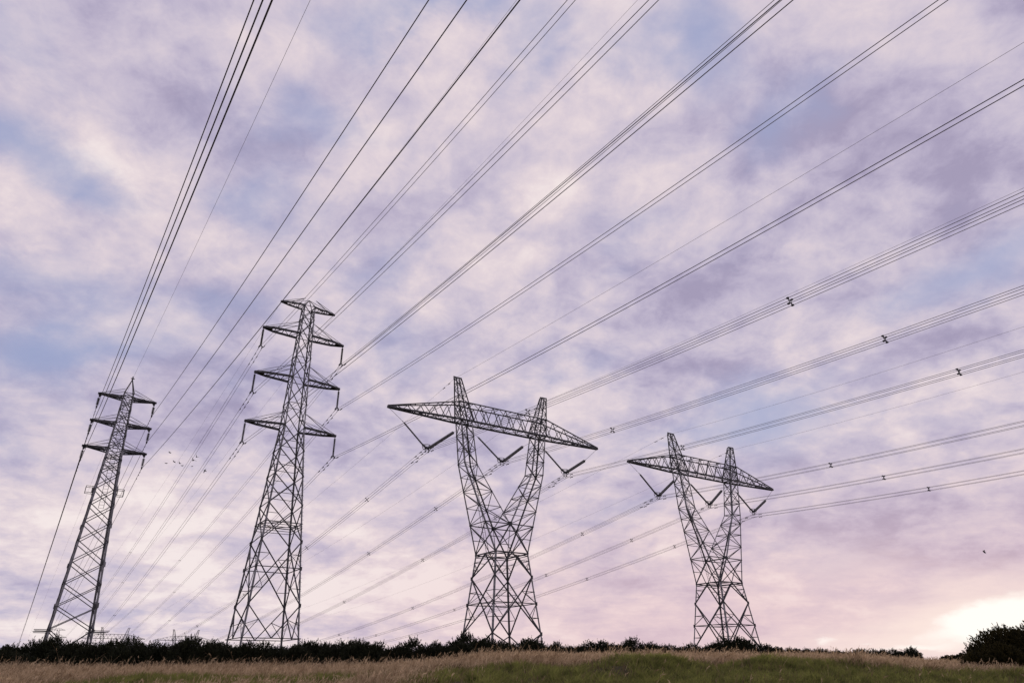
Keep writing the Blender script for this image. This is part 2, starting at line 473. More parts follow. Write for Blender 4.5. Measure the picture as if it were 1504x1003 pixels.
def lattice(mb, rings, modes, w, horiz=True, faces=(0, 1, 2, 3), hw=None):
    for k in range(len(rings) - 1):
        a, b = rings[k], rings[k + 1]
        mode = modes if isinstance(modes, str) else modes[k]
        for i in faces:
            j = (i + 1) % 4
            if mode == 'X':
                mb.bar(a[i], b[j], w); mb.bar(a[j], b[i], w)
            elif mode == 'Z':
                if (k + i) % 2: mb.bar(a[i], b[j], w)
                else: mb.bar(a[j], b[i], w)
            elif mode == 'K':
                mid = (b[i] + b[j]) / 2
                mb.bar(a[i], mid, w); mb.bar(a[j], mid, w)
            elif mode == 'V':
                mid = (a[i] + a[j]) / 2
                mb.bar(b[i], mid, w); mb.bar(b[j], mid, w)
            if horiz:
                mb.bar(b[i], b[j], hw or w)

def sub_members(mb, a, b, i, w, fr=(0.25, 0.5, 0.75)):
    """small redundant members of one X panel: short ties from each leg to the diagonals"""
    j = (i + 1) % 4
    for f in fr:
        for (p0, p1, q0, q1) in ((a[i], b[i], a[j], b[j]), (a[j], b[j], a[i], b[i])):
            leg = p0.lerp(p1, f)
            dg = (p0.lerp(q1, f) if f <= 0.5 else q0.lerp(p1, f))
            mb.bar(leg, dg, w)

def shift(o, dz):
    for v in o.data.vertices: v.co.z -= dz

# ------------------------------------------------------------------ wide Y-shaped tower of the 500 kV lines
def make_fork_tower(name, label, base, zb, zofs, group):
    """zofs moves the whole shape in height against tower three"""
    root = empty(name, (base.x, base.y, zb), AZL)
    tag(root, label, 'transmission tower', group)
    Z = lambda z: z - (zb - zofs)
    zw, hw_ = 14.49, 2.61
    sl = (7.6 - 5.226) / 2 / (zw - 3.9)
    half = lambda z: hw_ + (zw - z) * sl
    zg = zb - zofs - 0.3
    R = lambda z: [Vector((p.x, p.y, Z(z))) for p in ring(half(z), z)]
    sx, sy = (-1, 1, 1, -1), (-1, -1, 1, 1)
    for i in range(4):
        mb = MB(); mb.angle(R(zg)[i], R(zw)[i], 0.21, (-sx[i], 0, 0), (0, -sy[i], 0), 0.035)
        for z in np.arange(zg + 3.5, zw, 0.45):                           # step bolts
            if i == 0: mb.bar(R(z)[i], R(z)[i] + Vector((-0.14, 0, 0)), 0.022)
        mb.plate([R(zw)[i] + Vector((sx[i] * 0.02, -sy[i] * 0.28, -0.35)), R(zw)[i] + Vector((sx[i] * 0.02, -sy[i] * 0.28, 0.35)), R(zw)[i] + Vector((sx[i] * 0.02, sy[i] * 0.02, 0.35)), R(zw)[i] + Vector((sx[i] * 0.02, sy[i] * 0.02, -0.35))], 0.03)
        mb.build('leg', STEEL_LEG_LIT, root)
    # body bracing
    mb = MB()
    r0, r1, r2, r3, r4 = R(zg), R(4.5), R(8.15), R(11.5), R(zw)
    for i in range(4):
        j = (i + 1) % 4
        mw = (r4[i] + r4[j]) / 2
        mb.bar(r3[i], mw, 0.13); mb.bar(r3[j], mw, 0.13)
        mb.bar(r3[i], r1[j], 0.12); mb.bar(r3[j], r1[i], 0.12)
        mb.bar(r2[i], r2[j], 0.09)
        mg = (r0[i] + r0[j]) / 2 + Vector((0, 0, 0.4))
        mb.bar(r1[i], mg, 0.11); mb.bar(r1[j], mg, 0.11)
        for f in (0.35, 0.68):
            for a, b in ((i, j), (j, i)):
                q = r3[a].lerp(mw, f); p = r3[a].lerp(r4[a], f)
                mb.bar(p, q, 0.06)
                if f < .5: mb.bar(q, r3[a].lerp(r4[a], 0.68), 0.05)
        for f in (0.27, 0.73):
            for a, b in ((i, j), (j, i)):
                p = r1[a].lerp(r3[a], f)
                q = r1[a].lerp(r3[b], f) if f < .5 else r1[b].lerp(r3[a], f)
                mb.bar(p, q, 0.065)
                mb.bar(q, r2[a], 0.055)
        for a in (i, j):
            mb.bar(r0[a].lerp(r1[a], 0.5), r1[a].lerp(mg, 0.5), 0.06)
    for rg in (r1, r2, r3):                                       # joint plates
        for p in rg: mb.bar(p + Vector((0, 0, -0.24)), p + Vector((0, 0, 0.2)), 0.17)
    for i in range(4):
        mb.bar((r2[i] + r2[(i + 1) % 4]) / 2, (r2[(i + 1) % 4] + r2[(i + 2) % 4]) / 2, 0.06)
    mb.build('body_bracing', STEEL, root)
    mb = MB()
    for i in range(4):
        j = (i + 1) % 4
        mb.bar(r4[i], r4[j], 0.13)
        mb.bar((r4[i] + r4[j]) / 2, (r4[j] + r4[(j + 1) % 4]) / 2, 0.09)
        mb.bar(r4[i] + Vector((0, 0, -0.28)), r4[j] + Vector((0, 0, -0.28)), 0.07)
    mb.build('waist_frame', STEEL, root)
    # the two arms of the fork
    zc = 18.3
    def outer(z):
        if z < 26.2: return (hw_ + (6.7 - hw_) * (z - zw) / (26.2 - zw), hw_ + (0.95 - hw_) * (z - zw) / (26.2 - zw))
        t = (z - 26.2) / (32.2 - 26.2); return (6.7 + 0.65 * t, 0.95 - 0.10 * t)
    def inner(z):
        if z < 26.2:
            t = (z - zc) / (26.2 - zc); return (4.6 * t, 2.2 + (0.95 - 2.2) * t)
        t = (z - 26.2) / (32.2 - 26.2); return (4.6 + 0.9 * t, 0.95 - 0.10 * t)
    for s in (-1, 1):
        arm = MB(); br = MB()
        for sy_ in (-1, 1):
            prev = None
            for za, zb_ in ((zw, 26.2), (26.2, 32.2)):
                a, b = outer(za), outer(zb_)
                arm.angle((s * a[0], sy_ * a[1], Z(za)), (s * b[0], sy_ * b[1], Z(zb_)), 0.19, (-s, 0, 0), (0, -sy_, 0), 0.03)
            for za, zb_ in ((zc, 26.2), (26.2, 32.2)):
                a, b = inner(za), inner(zb_)
                arm.angle((s * a[0], sy_ * a[1], Z(za)), (s * b[0], sy_ * b[1], Z(zb_)), 0.17, (s, 0, 0), (0, -sy_, 0), 0.03)
            # waist to crotch
            br.bar((s * hw_, sy_ * hw_, Z(zw)), (0, sy_ * 2.2, Z(zc)), 0.13)
            o1, o2 = outer(zc), outer(16.4)
            br.bar((s * o1[0], sy_ * o1[1], Z(zc)), (0, sy_ * 2.2, Z(zc)), 0.11)
            mp = Vector((s * hw_ * .5, sy_ * 2.4, Z((zw + zc) / 2)))
            br.bar((s * o2[0], sy_ * o2[1], Z(16.4)), mp, 0.07)
            br.bar(mp, (s * o1[0], sy_ * o1[1], Z(zc)), 0.08)
            br.bar(mp, (0, sy_ * hw_, Z(zw)), 0.08)
        for (za, zb_) in ((zw, zc),):
            a, b = outer(za), outer(zb_)
            br.bar((s * a[0], -a[1], Z(za)), (s * b[0], b[1], Z(zb_)), 0.09)
            br.bar((s * a[0], a[1], Z(za)), (s * b[0], -b[1], Z(zb_)), 0.09)
            br.bar((s * b[0], -b[1], Z(zb_)), (s * b[0], b[1], Z(zb_)), 0.09)
        zs = [zc, 20.5, 22.6, 24.5, 26.2, 28.2, 30.2, 32.2]
        rings = []
        for z in zs:
            o_, i_ = outer(z), inner(z)
            rg = [Vector((s * o_[0], -o_[1], Z(z))), Vector((s * i_[0], -i_[1], Z(z))), Vector((s * i_[0], i_[1], Z(z))), Vector((s * o_[0], o_[1], Z(z)))]
            rings.append(rg)
        lattice(br, rings[:5], 'Z', 0.075, True, hw=0.065)
        lattice(br, rings[4:], 'Z', 0.075, True, hw=0.065); lattice(br, rings[5:], 'X', 0.06, False, faces=(0, 2))
        for k in (2, 4, 5):
            br.bar(rings[k][0], rings[k][2], 0.05)
        ao = arm.build('fork_arm', STEEL_LEG_LIT, root)
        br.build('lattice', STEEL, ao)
    mb = MB()
    for sy_ in (-1, 1):
        mb.plate([(-0.26, sy_ * 2.22, Z(zc - 0.3)), (0.26, sy_ * 2.22, Z(zc - 0.3)), (0.3, sy_ * 2.22, Z(zc + 0.32)), (-0.3, sy_ * 2.22, Z(zc + 0.32))], 0.04)
    mb.bar((0, -2.2, Z(zc)), (0, 2.2, Z(zc)), 0.14)
    mb.bar((0, -2.2, Z(zc)), (hw_, 2.6, Z(zw)), 0.07); mb.bar((0, 2.2, Z(zc)), (-hw_, -2.6, Z(zw)), 0.07)
    mb.build('crotch_gusset', STEEL, root)
    # cross beam between and beyond the arms
    zl, zt = 32.26, 34.9
    mb = MB()
    xs = np.linspace(-7.6, 7.6, 8)
    rings = [[Vector((x, -1.0, Z(zl))), Vector((x, 1.0, Z(zl))), Vector((x, 1.0, Z(zt))), Vector((x, -1.0, Z(zt)))] for x in xs]
    for i in range(4):
        mb.bar(rings[0][i], rings[-1][i], 0.20 if i < 2 else 0.12)
    for k in range(7):
        a, b = rings[k], rings[k + 1]
        mid = lambda u, v: (u + v) / 2
        for lo, hi in ((0, 3), (1, 2)):
            t = mid(a[hi], b[hi])
            mb.bar(a[lo], t, 0.075); mb.bar(b[lo], t, 0.075)
        mb.bar(a[0], b[1], 0.06); mb.bar(a[1], b[0], 0.06)
        mb.bar(a[3], b[2], 0.06) if k % 2 else mb.bar(a[2], b[3], 0.06)
        mb.bar(b[0], b[1], 0.06); mb.bar(b[2], b[3], 0.06)
    for k in (0, 2, 5, 7):
        mb.bar(rings[k][0], rings[k][2], 0.06)
    mb.build('cross_beam', STEEL, root)
    for s in (-1, 1):
        mb = MB()
        tip = 18.0
        ls = [0, 0.22, 0.43, 0.63, 0.82, 1.0]
        rg = []
        for f in ls:
            x = s * (7.6 + (tip - 7.6) * f); hy = 1.0 + (0.13 - 1.0) * f
            zt_ = zt + (zl + 0.22 - zt) * f
            rg.append([Vector((x, -hy, Z(zl))), Vector((x, hy, Z(zl))), Vector((x, hy * 0.9, Z(zt_))), Vector((x, -hy * 0.9, Z(zt_)))])
        for i in range(4):
            mb.bar(rg[0][i], rg[-1][i], 0.20 if i < 2 else 0.12)
        for k in range(5):
            a, b = rg[k], rg[k + 1]
            for lo, hi in ((0, 3), (1, 2)):
                t = (a[hi] + b[hi]) / 2
                mb.bar(a[lo], t, 0.07); mb.bar(b[lo], t, 0.07)
            mb.bar(a[0], b[1], 0.065); mb.bar(a[1], b[0], 0.065)
            mb.bar(b[0], b[1], 0.07)
            if k < 4: mb.bar(b[2], b[3], 0.055)
        mb.plate([(s * 17.2, -0.2, Z(zl - 0.1)), (s * 18.2, -0.13, Z(zl - 0.1)), (s * 18.2, -0.13, Z(zl + 0.28)), (s * 17.2, -0.2, Z(zl + 0.3))], 0.05)
        mb.plate([(s * 17.2, 0.2, Z(zl - 0.1)), (s * 18.2, 0.13, Z(zl - 0.1)), (s * 18.2, 0.13, Z(zl + 0.28)), (s * 17.2, 0.2, Z(zl + 0.3))], 0.05)
        mb.bar((s * 18.1, -0.2, Z(zl)), (s * 18.1, 0.2, Z(zl)), 0.2)
        mb.build('cross_arm', STEEL, root)
        # earth wire peak
        mb = MB()
        zp = [zl, 33.6, zt, 36.0, 37.0, 37.9, 38.75]
        rg = []
        for z in zp:
            t = (z - zl) / (38.75 - zl)
            xo = 7.4 + 0.65 * t; xi = 5.2 + (7.25 - 5.2) * t; hy = 0.9 + (0.3 - 0.9) * t
            rg.append([Vector((s * xo, -hy, Z(z))), Vector((s * xi, -hy, Z(z))), Vector((s * xi, hy, Z(z))), Vector((s * xo, hy, Z(z)))])
        for i in range(4):
            mb.bar(rg[0][i], rg[-1][i], 0.12)
        lattice(mb, rg, 'Z', 0.065, True, hw=0.055)
        lattice(mb, rg[:3], 'X', 0.06, False)
        mb.bar((s * 7.1, 0, Z(38.8)), (s * 8.35, 0, Z(38.85)), 0.13)
        mb.bar((s * 8.3, 0, Z(38.95)), (s * 8.3, 0, Z(38.45)), 0.07)
        mb.build('earth_wire_peak', STEEL, root)
    # ladder up the left arm of the fork
    mb = MB()
    for d in (-0.2, 0.2):
        mb.bar((-2.2 + d, 0, Z(zw)), (-6.2 + d, 0, Z(31.5)), 0.04)
    for k in range(26):
        t = k / 25; x = -2.2 - 4.0 * t; z = zw + (31.5 - zw) * t
        mb.bar((x - 0.2, 0, Z(z)), (x + 0.2, 0, Z(z)), 0.03)
    mb.build('ladder', STEEL, root)
    return root

G500 = 'wide Y shaped lattice towers carrying the four cable bundles'
fork_tower = make_fork_tower('lattice_tower', 'large Y shaped lattice tower with a wide crossbeam, in the middle of the picture', T3, ZB3, 0.0, G500)
fork_tower_b = make_fork_tower('lattice_tower', 'Y shaped lattice tower with a wide crossbeam, the rightmost of the tall towers', T4, ZB4, DZ4, G500)

# ------------------------------------------------------------------ V strings of the Y towers
def make_v_string(label, base, zofs, xa, xb, xl, xr, yoke, wire, linkL, linkR):
    """insulator rods from (xa) and (xb) down to the yoke at x=yoke[0]"""
    root = empty('insulator_string', base + LX * yoke[0] + Vector((0, 0, yoke[1] + zofs)), AZL)
    tag(root, label, 'insulator', 'V shaped insulator strings under the Y tower crossbeams')
    o = Vector((yoke[0], 0, yoke[1]))
    def rod(a, b, r, g):
        mb = MB()
        a, b = Vector((a[0], 0, a[1])) - o, Vector((b[0], 0, b[1])) - o
        L_ = (b - a).length; n = int(L_ / 0.075)
        pts, rr = [], []
        for k in range(n + 1):
            f = k / n
            for dd, q in ((-0.3, 0.55), (0.0, 1.0), (0.3, 0.55)):
                pts.append(a.lerp(b, min(max((k + dd) / n, 0), 1))); rr.append(r * q)
        ps, rs = [pts[0]], [rr[0]]
        for p, q in zip(pts[1:], rr[1:]):
            if (p - ps[-1]).length > 1e-4: ps.append(p); rs.append(q)
        mb.tube(ps, rs, 8)
        return mb.build('insulator_rod', g, root, True)
    yl = (yoke[0] - 0.42, yoke[1] + 0.12); yr = (yoke[0] + 0.42, yoke[1] + 0.12)
    rod(xl, yl, 0.15, GLASS)
    rod(xr, yr, 0.225, GLASS_GREY)
    for p, q in ((xa, xl), (xb, xr)):
        mb = MB()
        mb.tube([Vector((p[0], 0, p[1])) - o, Vector((q[0], 0, q[1])) - o], 0.022, 6)
        for t in (0.0, 0.9):
            c = (Vector((p[0], 0, p[1])) - o).lerp(Vector((q[0], 0, q[1])) - o, t)
            mb.bar(c, c + (Vector((q[0] - p[0], 0, q[1] - p[1]))).normalized() * 0.16, 0.07)
        mb.build('link', DARK_STEEL, root)
    mb = MB()
    mb.plate([(-0.48, 0, 0.18), (0.48, 0, 0.18), (0.3, 0, -0.2), (-0.3, 0, -0.2)], 0.05)
    for sx_ in (-1, 1):
        mb.bar((sx_ * 0.225, 0, 0.0), (sx_ * 0.225, 0, -0.62), 0.05)
        for zz in (-0.12, -0.58):
            mb.bar((sx_ * 0.225, -0.16, zz), (sx_ * 0.225, 0.16, zz), 0.08)
    mb.build('yoke_plate', DARK_STEEL, root)
    for s in (-1, 1):
        mb = MB()
        cx = s * 0.5
        mb.loop([(cx + 0.14 * math.cos(t) * s, 0.33 * math.sin(t), 0.05 + 0.36 * math.cos(t)) for t in np.linspace(0, 2 * math.pi, 21)[:-1]], 0.042, 6)
        for yy in (-1, 1):
            mb.bar((cx, yy * 0.33, 0.05), (cx - s * 0.12, 0, 0.1), 0.03)
        mb.build('corona_ring', DARK_STEEL, root, True)
    mb = MB()
    mb.loop([(0.42 * math.cos(t), 0.30 * math.sin(t), 0.42) for t in np.linspace(0, 2 * math.pi, 25)[:-1]], 0.03, 6)
    mb.bar((-0.2, 0.24, 0.42), (-0.2, 0, 0.15), 0.03); mb.bar((0.2, -0.24, 0.42), (0.2, 0, 0.15), 0.03)
    mb.build('corona_ring', DARK_STEEL, root, True)
    return root

VS = {'L': (((-18.0, 32.15), (-7.25, 31.0), (-15.7, 30.5), (-8.05, 30.45)), -12.05),
      'M': (((-5.2, 31.2), (5.2, 31.2), (-4.0, 30.4), (3.7, 30.3)), 0.0),
      'R': (((7.25, 30.8), (18.0, 32.15), (7.85, 30.3), (15.45, 29.95)), 11.5)}
VY = 27.55          # yoke height
VB = VY - 0.35      # bundle centre
vnames = {'L': 'under the left arm', 'M': 'inside the fork', 'R': 'under the right arm'}
for tw, base, zo in (('the middle Y tower', T3, 0.0), ('the rightmost Y tower', T4, DZ4)):
    for k, ((xa, xb, xl, xr), yx) in VS.items():
        make_v_string('V shaped insulator pair %s of %s' % (vnames[k], tw), base, zo, xa, xb, xl, xr, (yx, VY), None, None, None)

# ------------------------------------------------------------------ three-armed tower with a flat top (second from left)
def make_three_arm_tower():
    base, zb = T2, ZB2
    root = empty('lattice_tower', (base.x, base.y, zb), AZL)
    tag(root, 'tall lattice tower with three cross arms and a small top arm, second from left', 'transmission tower')
    Z = lambda z: z - zb
    kz, kh = [1.8, 29.76, 48.3], [(6.695 + (3.254 - 1.8) * 0.1510) / 2, 2.691 / 2, 1.566 / 2]
    half = lambda z: float(np.interp(z, kz, kh))
    R = lambda z: [Vector((p.x, p.y, Z(z))) for p in ring(half(z), z)]
    sx, sy = (-1, 1, 1, -1), (-1, -1, 1, 1)
    for i in range(4):
        mb = MB()
        mb.angle(R(1.8)[i], R(29.76)[i], 0.20, (-sx[i], 0, 0), (0, -sy[i], 0), 0.035)
        mb.angle(R(29.76)[i], R(48.3)[i], 0.15, (-sx[i], 0, 0), (0, -sy[i], 0), 0.03)
        if i == 1:
            for z in np.arange(5.5, 47, 0.5): mb.bar(R(z)[i], R(z)[i] + Vector((0.14, 0, 0)), 0.022)
        mb.build('leg', STEEL_LEG_LIT, root)
    mb = MB()
    zs = [14.8, 19.3, 23.1, 26.5, 29.76, 33.0, 36.7, 39.9, 43.45, 46.0, 48.1]
    rr = [R(z) for z in zs]
    lattice(mb, rr[:5], 'X', 0.10, False)
    lattice(mb, rr[4:], 'X', 0.08, True, hw=0.06)
    for k in range(4):
        for i in range(4):
            a, b = rr[k], rr[k + 1]; j = (i + 1) % 4
            mb.bar(a[i].lerp(b[i], 0.35), a[j].lerp(b[j], 0.35), 0.055)
            mb.bar(a[i].lerp(b[i], 0.72), a[i].lerp(b[i], 0.72).lerp(a[j].lerp(b[j], 0.72), 0.3), 0.05)
    # belt
    for z, w in ((17.0, 0.09), (16.7, 0.06)):
        q = R(z)
        for i in range(4): mb.bar(q[i], q[(i + 1) % 4], w)
    q = R(17.0)
    for i in range(4):
        mb.bar((q[i] + q[(i + 1) % 4]) / 2, (q[(i + 1) % 4] + q[(i + 2) % 4]) / 2, 0.07)
    lo, mi, hi, g0 = R(7.35), R(11.6), R(14.8), R(1.8)
    for i in range(4):
        j = (i + 1) % 4
        mb.bar(lo[i], hi[j], 0.11); mb.bar(lo[j], hi[i], 0.11)
        mb.bar(mi[i], mi[j], 0.085)
        for f in (0.25, 0.78):
            for a, b in ((i, j), (j, i)):
                p = lo[a].lerp(hi[a], f); d = lo[a].lerp(hi[b], f) if f < .5 else lo[b].lerp(hi[a], f)
                mb.bar(p, d, 0.06); mb.bar(d, mi[a], 0.05)
        for rg in (lo, mi, hi): mb.bar(rg[i] + Vector((0, 0, -0.22)), rg[i] + Vector((0, 0, 0.2)), 0.17)
        c0 = (g0[i] + g0[j]) / 2 + Vector((0, 0, 1.9))
        mb.bar(lo[i], c0, 0.10); mb.bar(lo[j], c0, 0.10)
        mb.bar(g0[i] + Vector((0, 0, 1.9)), g0[j] + Vector((0, 0, 1.9)), 0.08)
        for a in (i, j):
            d = lo[a].lerp(c0, 0.45); p = g0[a].lerp(lo[a], 0.6)
            mb.bar(p, d, 0.06); mb.bar(d, g0[a].lerp(lo[a], 0.33), 0.05)
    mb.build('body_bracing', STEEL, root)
    def arm(z, w, up, shoulder, wide, thick, name):
        for s in (-1, 1):
            mb = MB()
            h = half(z); xt = s * w / 2; xs_ = s * (h + (w / 2 - h) * shoulder)
            for sy_ in (-1, 1):
                a, b, c = Vector((s * h, sy_ * h, Z(z))), Vector((xs_, sy_ * wide, Z(z))), Vector((xt, sy_ * 0.05, Z(z)))
                mb.bar(a, b, thick * 0.62, thick); mb.bar(b, c, thick * 0.62, thick)
                u = Vector((s * half(z + up), sy_ * half(z + up), Z(z + up)))
                mb.bar(u, b + Vector((0, 0, 0.06)), 0.055)
                mb.bar(u, c + Vector((0, 0, 0.08)), 0.04)
            n = 3
            for k in range(1, n + 1):
                f0, f1 = (k - 1) / n, k / n
                P = lambda f, q: Vector((s * h, q * h, Z(z))).lerp(Vector((xs_, q * wide, Z(z))), f)
                mb.bar(P(f1, -1), P(f1, 1), 0.07)
                mb.bar(P(f0, -1 if k % 2 else 1), P(f1, 1 if k % 2 else -1), 0.055)
            # folded tip plates
            mb.plate([(xs_ + s * 0.35, -wide * 0.72, Z(z) - 0.03), (xs_ + s * 0.35, wide * 0.72, Z(z) - 0.03), (xt, 0.08, Z(z) - 0.03), (xt, -0.08, Z(z) - 0.03)], 0.03)
            mb.bar((xt - s * 0.1, -0.1, Z(z)), (xt - s * 0.1, 0.1, Z(z)), 0.22)
            mb.build(name, STEEL, root)
    arm(29.76, 12.35, 1.9, 0.66, 0.72, 0.25, 'cross_arm')
    arm(36.70, 11.96, 1.9, 0.66, 0.70, 0.25, 'cross_arm')
    arm(43.46, 11.68, 1.9, 0.66, 0.68, 0.25, 'cross_arm')
    arm(48.07, 8.0, 1.1, 0.6, 0.45, 0.20, 'earth_wire_arm')
    mb = MB()
    top = Vector((0, 0, Z(49.35)))
    for p in R(48.2): mb.bar(p, top, 0.08)
    for s in (-1, 1):
        mb.bar(top, (s * 4.0, 0, Z(48.15)), 0.045)
    mb.build('tower_peak', STEEL, root)
    return root
three_arm = make_three_arm_tower()

def make_narrow_tower():
    base, zb = T1, ZB1
    root = empty('lattice_tower', (base.x, base.y, zb), AZL)
    tag(root, 'narrow lattice tower with three pairs of short arms and a pointed peak, leftmost tower', 'transmission tower')
    Z = lambda z: z - zb
    sl = (5.149 - 1.948) / 2 / (28.61 - 2.943)
    half = lambda z: 1.948 / 2 + (28.61 - z) * sl if z < 28.61 else 1.948 / 2 + (z - 28.61) / (36.38 - 28.61) * (1.317 - 1.948) / 2
    R = lambda z: [Vector((p.x, p.y, Z(z))) for p in ring(half(z), z)]
    sx, sy = (-1, 1, 1, -1), (-1, -1, 1, 1)
    for i in range(4):
        mb = MB()
        mb.angle(R(1.8)[i], R(28.61)[i], 0.25, (-sx[i], 0, 0), (0, -sy[i], 0), 0.04)
        mb.angle(R(28.61)[i], R(37.1)[i], 0.15, (-sx[i], 0, 0), (0, -sy[i], 0), 0.03)
        for z in (8, 13, 18, 23):                                                   # splice plates
            c = R(z)[i]; mb.bar(c + Vector((0, 0, -0.3)), c + Vector((-sx[i] * 0.03, -sy[i] * 0.03, 0.3)), 0.24)
        mb.build('leg', STEEL_LEG_LIT, root)
    mb = MB()
    zs = [5.1, 7.8, 10.5, 13.2, 15.85, 18.4, 20.8, 23.1, 25.2]
    lattice(mb, [R(z) for z in zs], 'X', 0.085, False)
    z2 = [25.2, 27.0, 28.61, 30.5, 32.39, 34.4, 36.38]
    lattice(mb, [R(z) for z in z2], 'X', 0.075, True, hw=0.07)
    for z in (26.0, 27.6, 29.4, 31.4, 33.4, 35.4):
        q = R(z)
        for i in range(4): mb.bar(q[i], q[(i + 1) % 4], 0.05)
        mb.bar(q[0], q[2], 0.05); mb.bar(q[1], q[3], 0.05)
    lattice(mb, [R(36.38), R(37.0)], 'X', 0.06, True)
    g0, a = R(1.8), R(5.1)
    for i in range(4):
        j = (i + 1) % 4
        c = (g0[i] + g0[j]) / 2 + Vector((0, 0, 1.3))
        mb.bar(a[i], c, 0.085); mb.bar(a[j], c, 0.085)
        mb.bar(c, g0[i] + Vector((0, 0, 0.4)), 0.07); mb.bar(c, g0[j] + Vector((0, 0, 0.4)), 0.07)
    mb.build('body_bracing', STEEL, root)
    for z, w in ((28.613, 7.998), (32.389, 7.762), (36.38, 7.5)):
        for s in (-1, 1):
            mb = MB()
            h = half(z); xt = s * w / 2
            for sy_ in (-1, 1):
                for dz in (0.0, -0.28):
                    mb.bar((s * h, sy_ * h, Z(z + dz)), (xt, sy_ * 0.12, Z(z)), 0.13, 0.14)
                hu = half(z + 1.0)
                mb.bar((s * hu, sy_ * hu, Z(z + 1.15)), (xt - s * 0.15, sy_ * 0.1, Z(z + 0.1)), 0.045)
                mb.bar((s * hu, sy_ * hu, Z(z + 0.6)), (s * (h + (w / 2 - h) * 0.6), sy_ * (h + (0.12 - h) * 0.6), Z(z)), 0.04)
            for k in range(1, 6):
                f0, f1 = (k - 1) / 5.5, k / 5.5
                P = lambda f, q, d=0.0: Vector((s * h, q * h, Z(z + d))).lerp(Vector((xt, q * 0.12, Z(z))), f)
                mb.bar(P(f1, -1), P(f1, 1), 0.06)
                mb.bar(P(f0, -1), P(f1, 1), 0.055)
                for q in (-1, 1): mb.bar(P(f0, q, -0.28), P(f1, q), 0.045)
            mb.bar((xt - s * 0.25, -0.16, Z(z)), (xt - s * 0.25, 0.16, Z(z)), 0.26)
            mb.bar((xt - s * 0.6, 0, Z(z)), (xt + s * 0.1, 0, Z(z)), 0.22)
            mb.plate([(xt - s * 0.55, 0, Z(z - 0.08)), (xt + s * 0.0, 0, Z(z - 0.08)), (xt - s * 0.1, 0, Z(z - 0.55)), (xt - s * 0.22, 0, Z(z - 0.55))], 0.06)
            mb.build('cross_arm', STEEL, root)
    mb = MB()
    for p in R(37.0): mb.bar(p, (0, 0, Z(39.3)), 0.085)
    mb.bar((0, 0, Z(39.15)), (0, 0, Z(39.75)), 0.16)
    mb.bar((-0.25, 0, Z(39.45)), (0.25, 0, Z(39.45)), 0.1)
    mb.build('tower_peak', STEEL, root)
    for s in (-1, 1):                                                            # folded maintenance brackets
        mb = MB()
        z = 22.3; h = half(z)
        a0 = s * (h + 0.05); a1 = s * (h + 0.95)
        for yy in (-0.5, 0.5):
            mb.bar((a0, yy, Z(z)), (a1, yy, Z(z + 0.0)), 0.05); mb.bar((a0, yy, Z(z + 0.85)), (a1, yy, Z(z + 0.85)), 0.05)
            mb.bar((a1, yy, Z(z)), (a1, yy, Z(z + 0.85)), 0.05); mb.bar((a0 + s * 0.12, yy, Z(z)), (a0 + s * 0.12, yy, Z(z + 0.85)), 0.05)
        mb.bar((a1, -0.5, Z(z)), (a1, 0.5, Z(z)), 0.05); mb.bar((a1, -0.5, Z(z + 0.85)), (a1, 0.5, Z(z + 0.85)), 0.05)
        mb.bar((a0, -h, Z(z)), (a0, h, Z(z)), 0.05); mb.bar((a0, -h, Z(z + .85)), (a0, h, Z(z + .85)), 0.05)
        mb.build('platform_bracket', STEEL, root)
    mb = MB()                                                                        # ladder
    for d in (-0.3, 0.3):
        mb.bar((d, -half(20.3) * 0.5, Z(20.3)), (d, -half(36) * 0.3, Z(36)), 0.05)
    for k in range(36):
        z = 20.3 + k * 0.44; yy = -half(20.3) * 0.5 + (half(20.3) * 0.5 - half(36) * 0.3) * k / 36
        mb.bar((-0.3, yy, Z(z)), (0.3, yy, Z(z)), 0.03)
    mb.build('ladder', STEEL, root)
    mb = MB()                                                                        # anti-climbing guard
    for z, e in ((5.0, 1.5), (4.85, 1.4), (3.6, 0.9)):
        h = half(z)
        if z > 4:
            for sy_ in (-1, 1):
                mb.bar((-h - e, sy_ * h, Z(z)), (-h + 0.5, sy_ * h, Z(z)), 0.07)
                mb.bar((h - 0.5, sy_ * h, Z(z)), (h + e * 1.2, sy_ * h, Z(z)), 0.07)
            for s in (-1, 1):
                mb.bar((s * h, -h - e, Z(z)), (s * h, h + e, Z(z)), 0.06)
        else:
            mb.bar((h - 0.6, -h, Z(z)), (h + e * 1.3, -h, Z(z)), 0.06)
    mb.build('climbing_guard', STEEL, root)
    return root
narrow = make_narrow_tower()

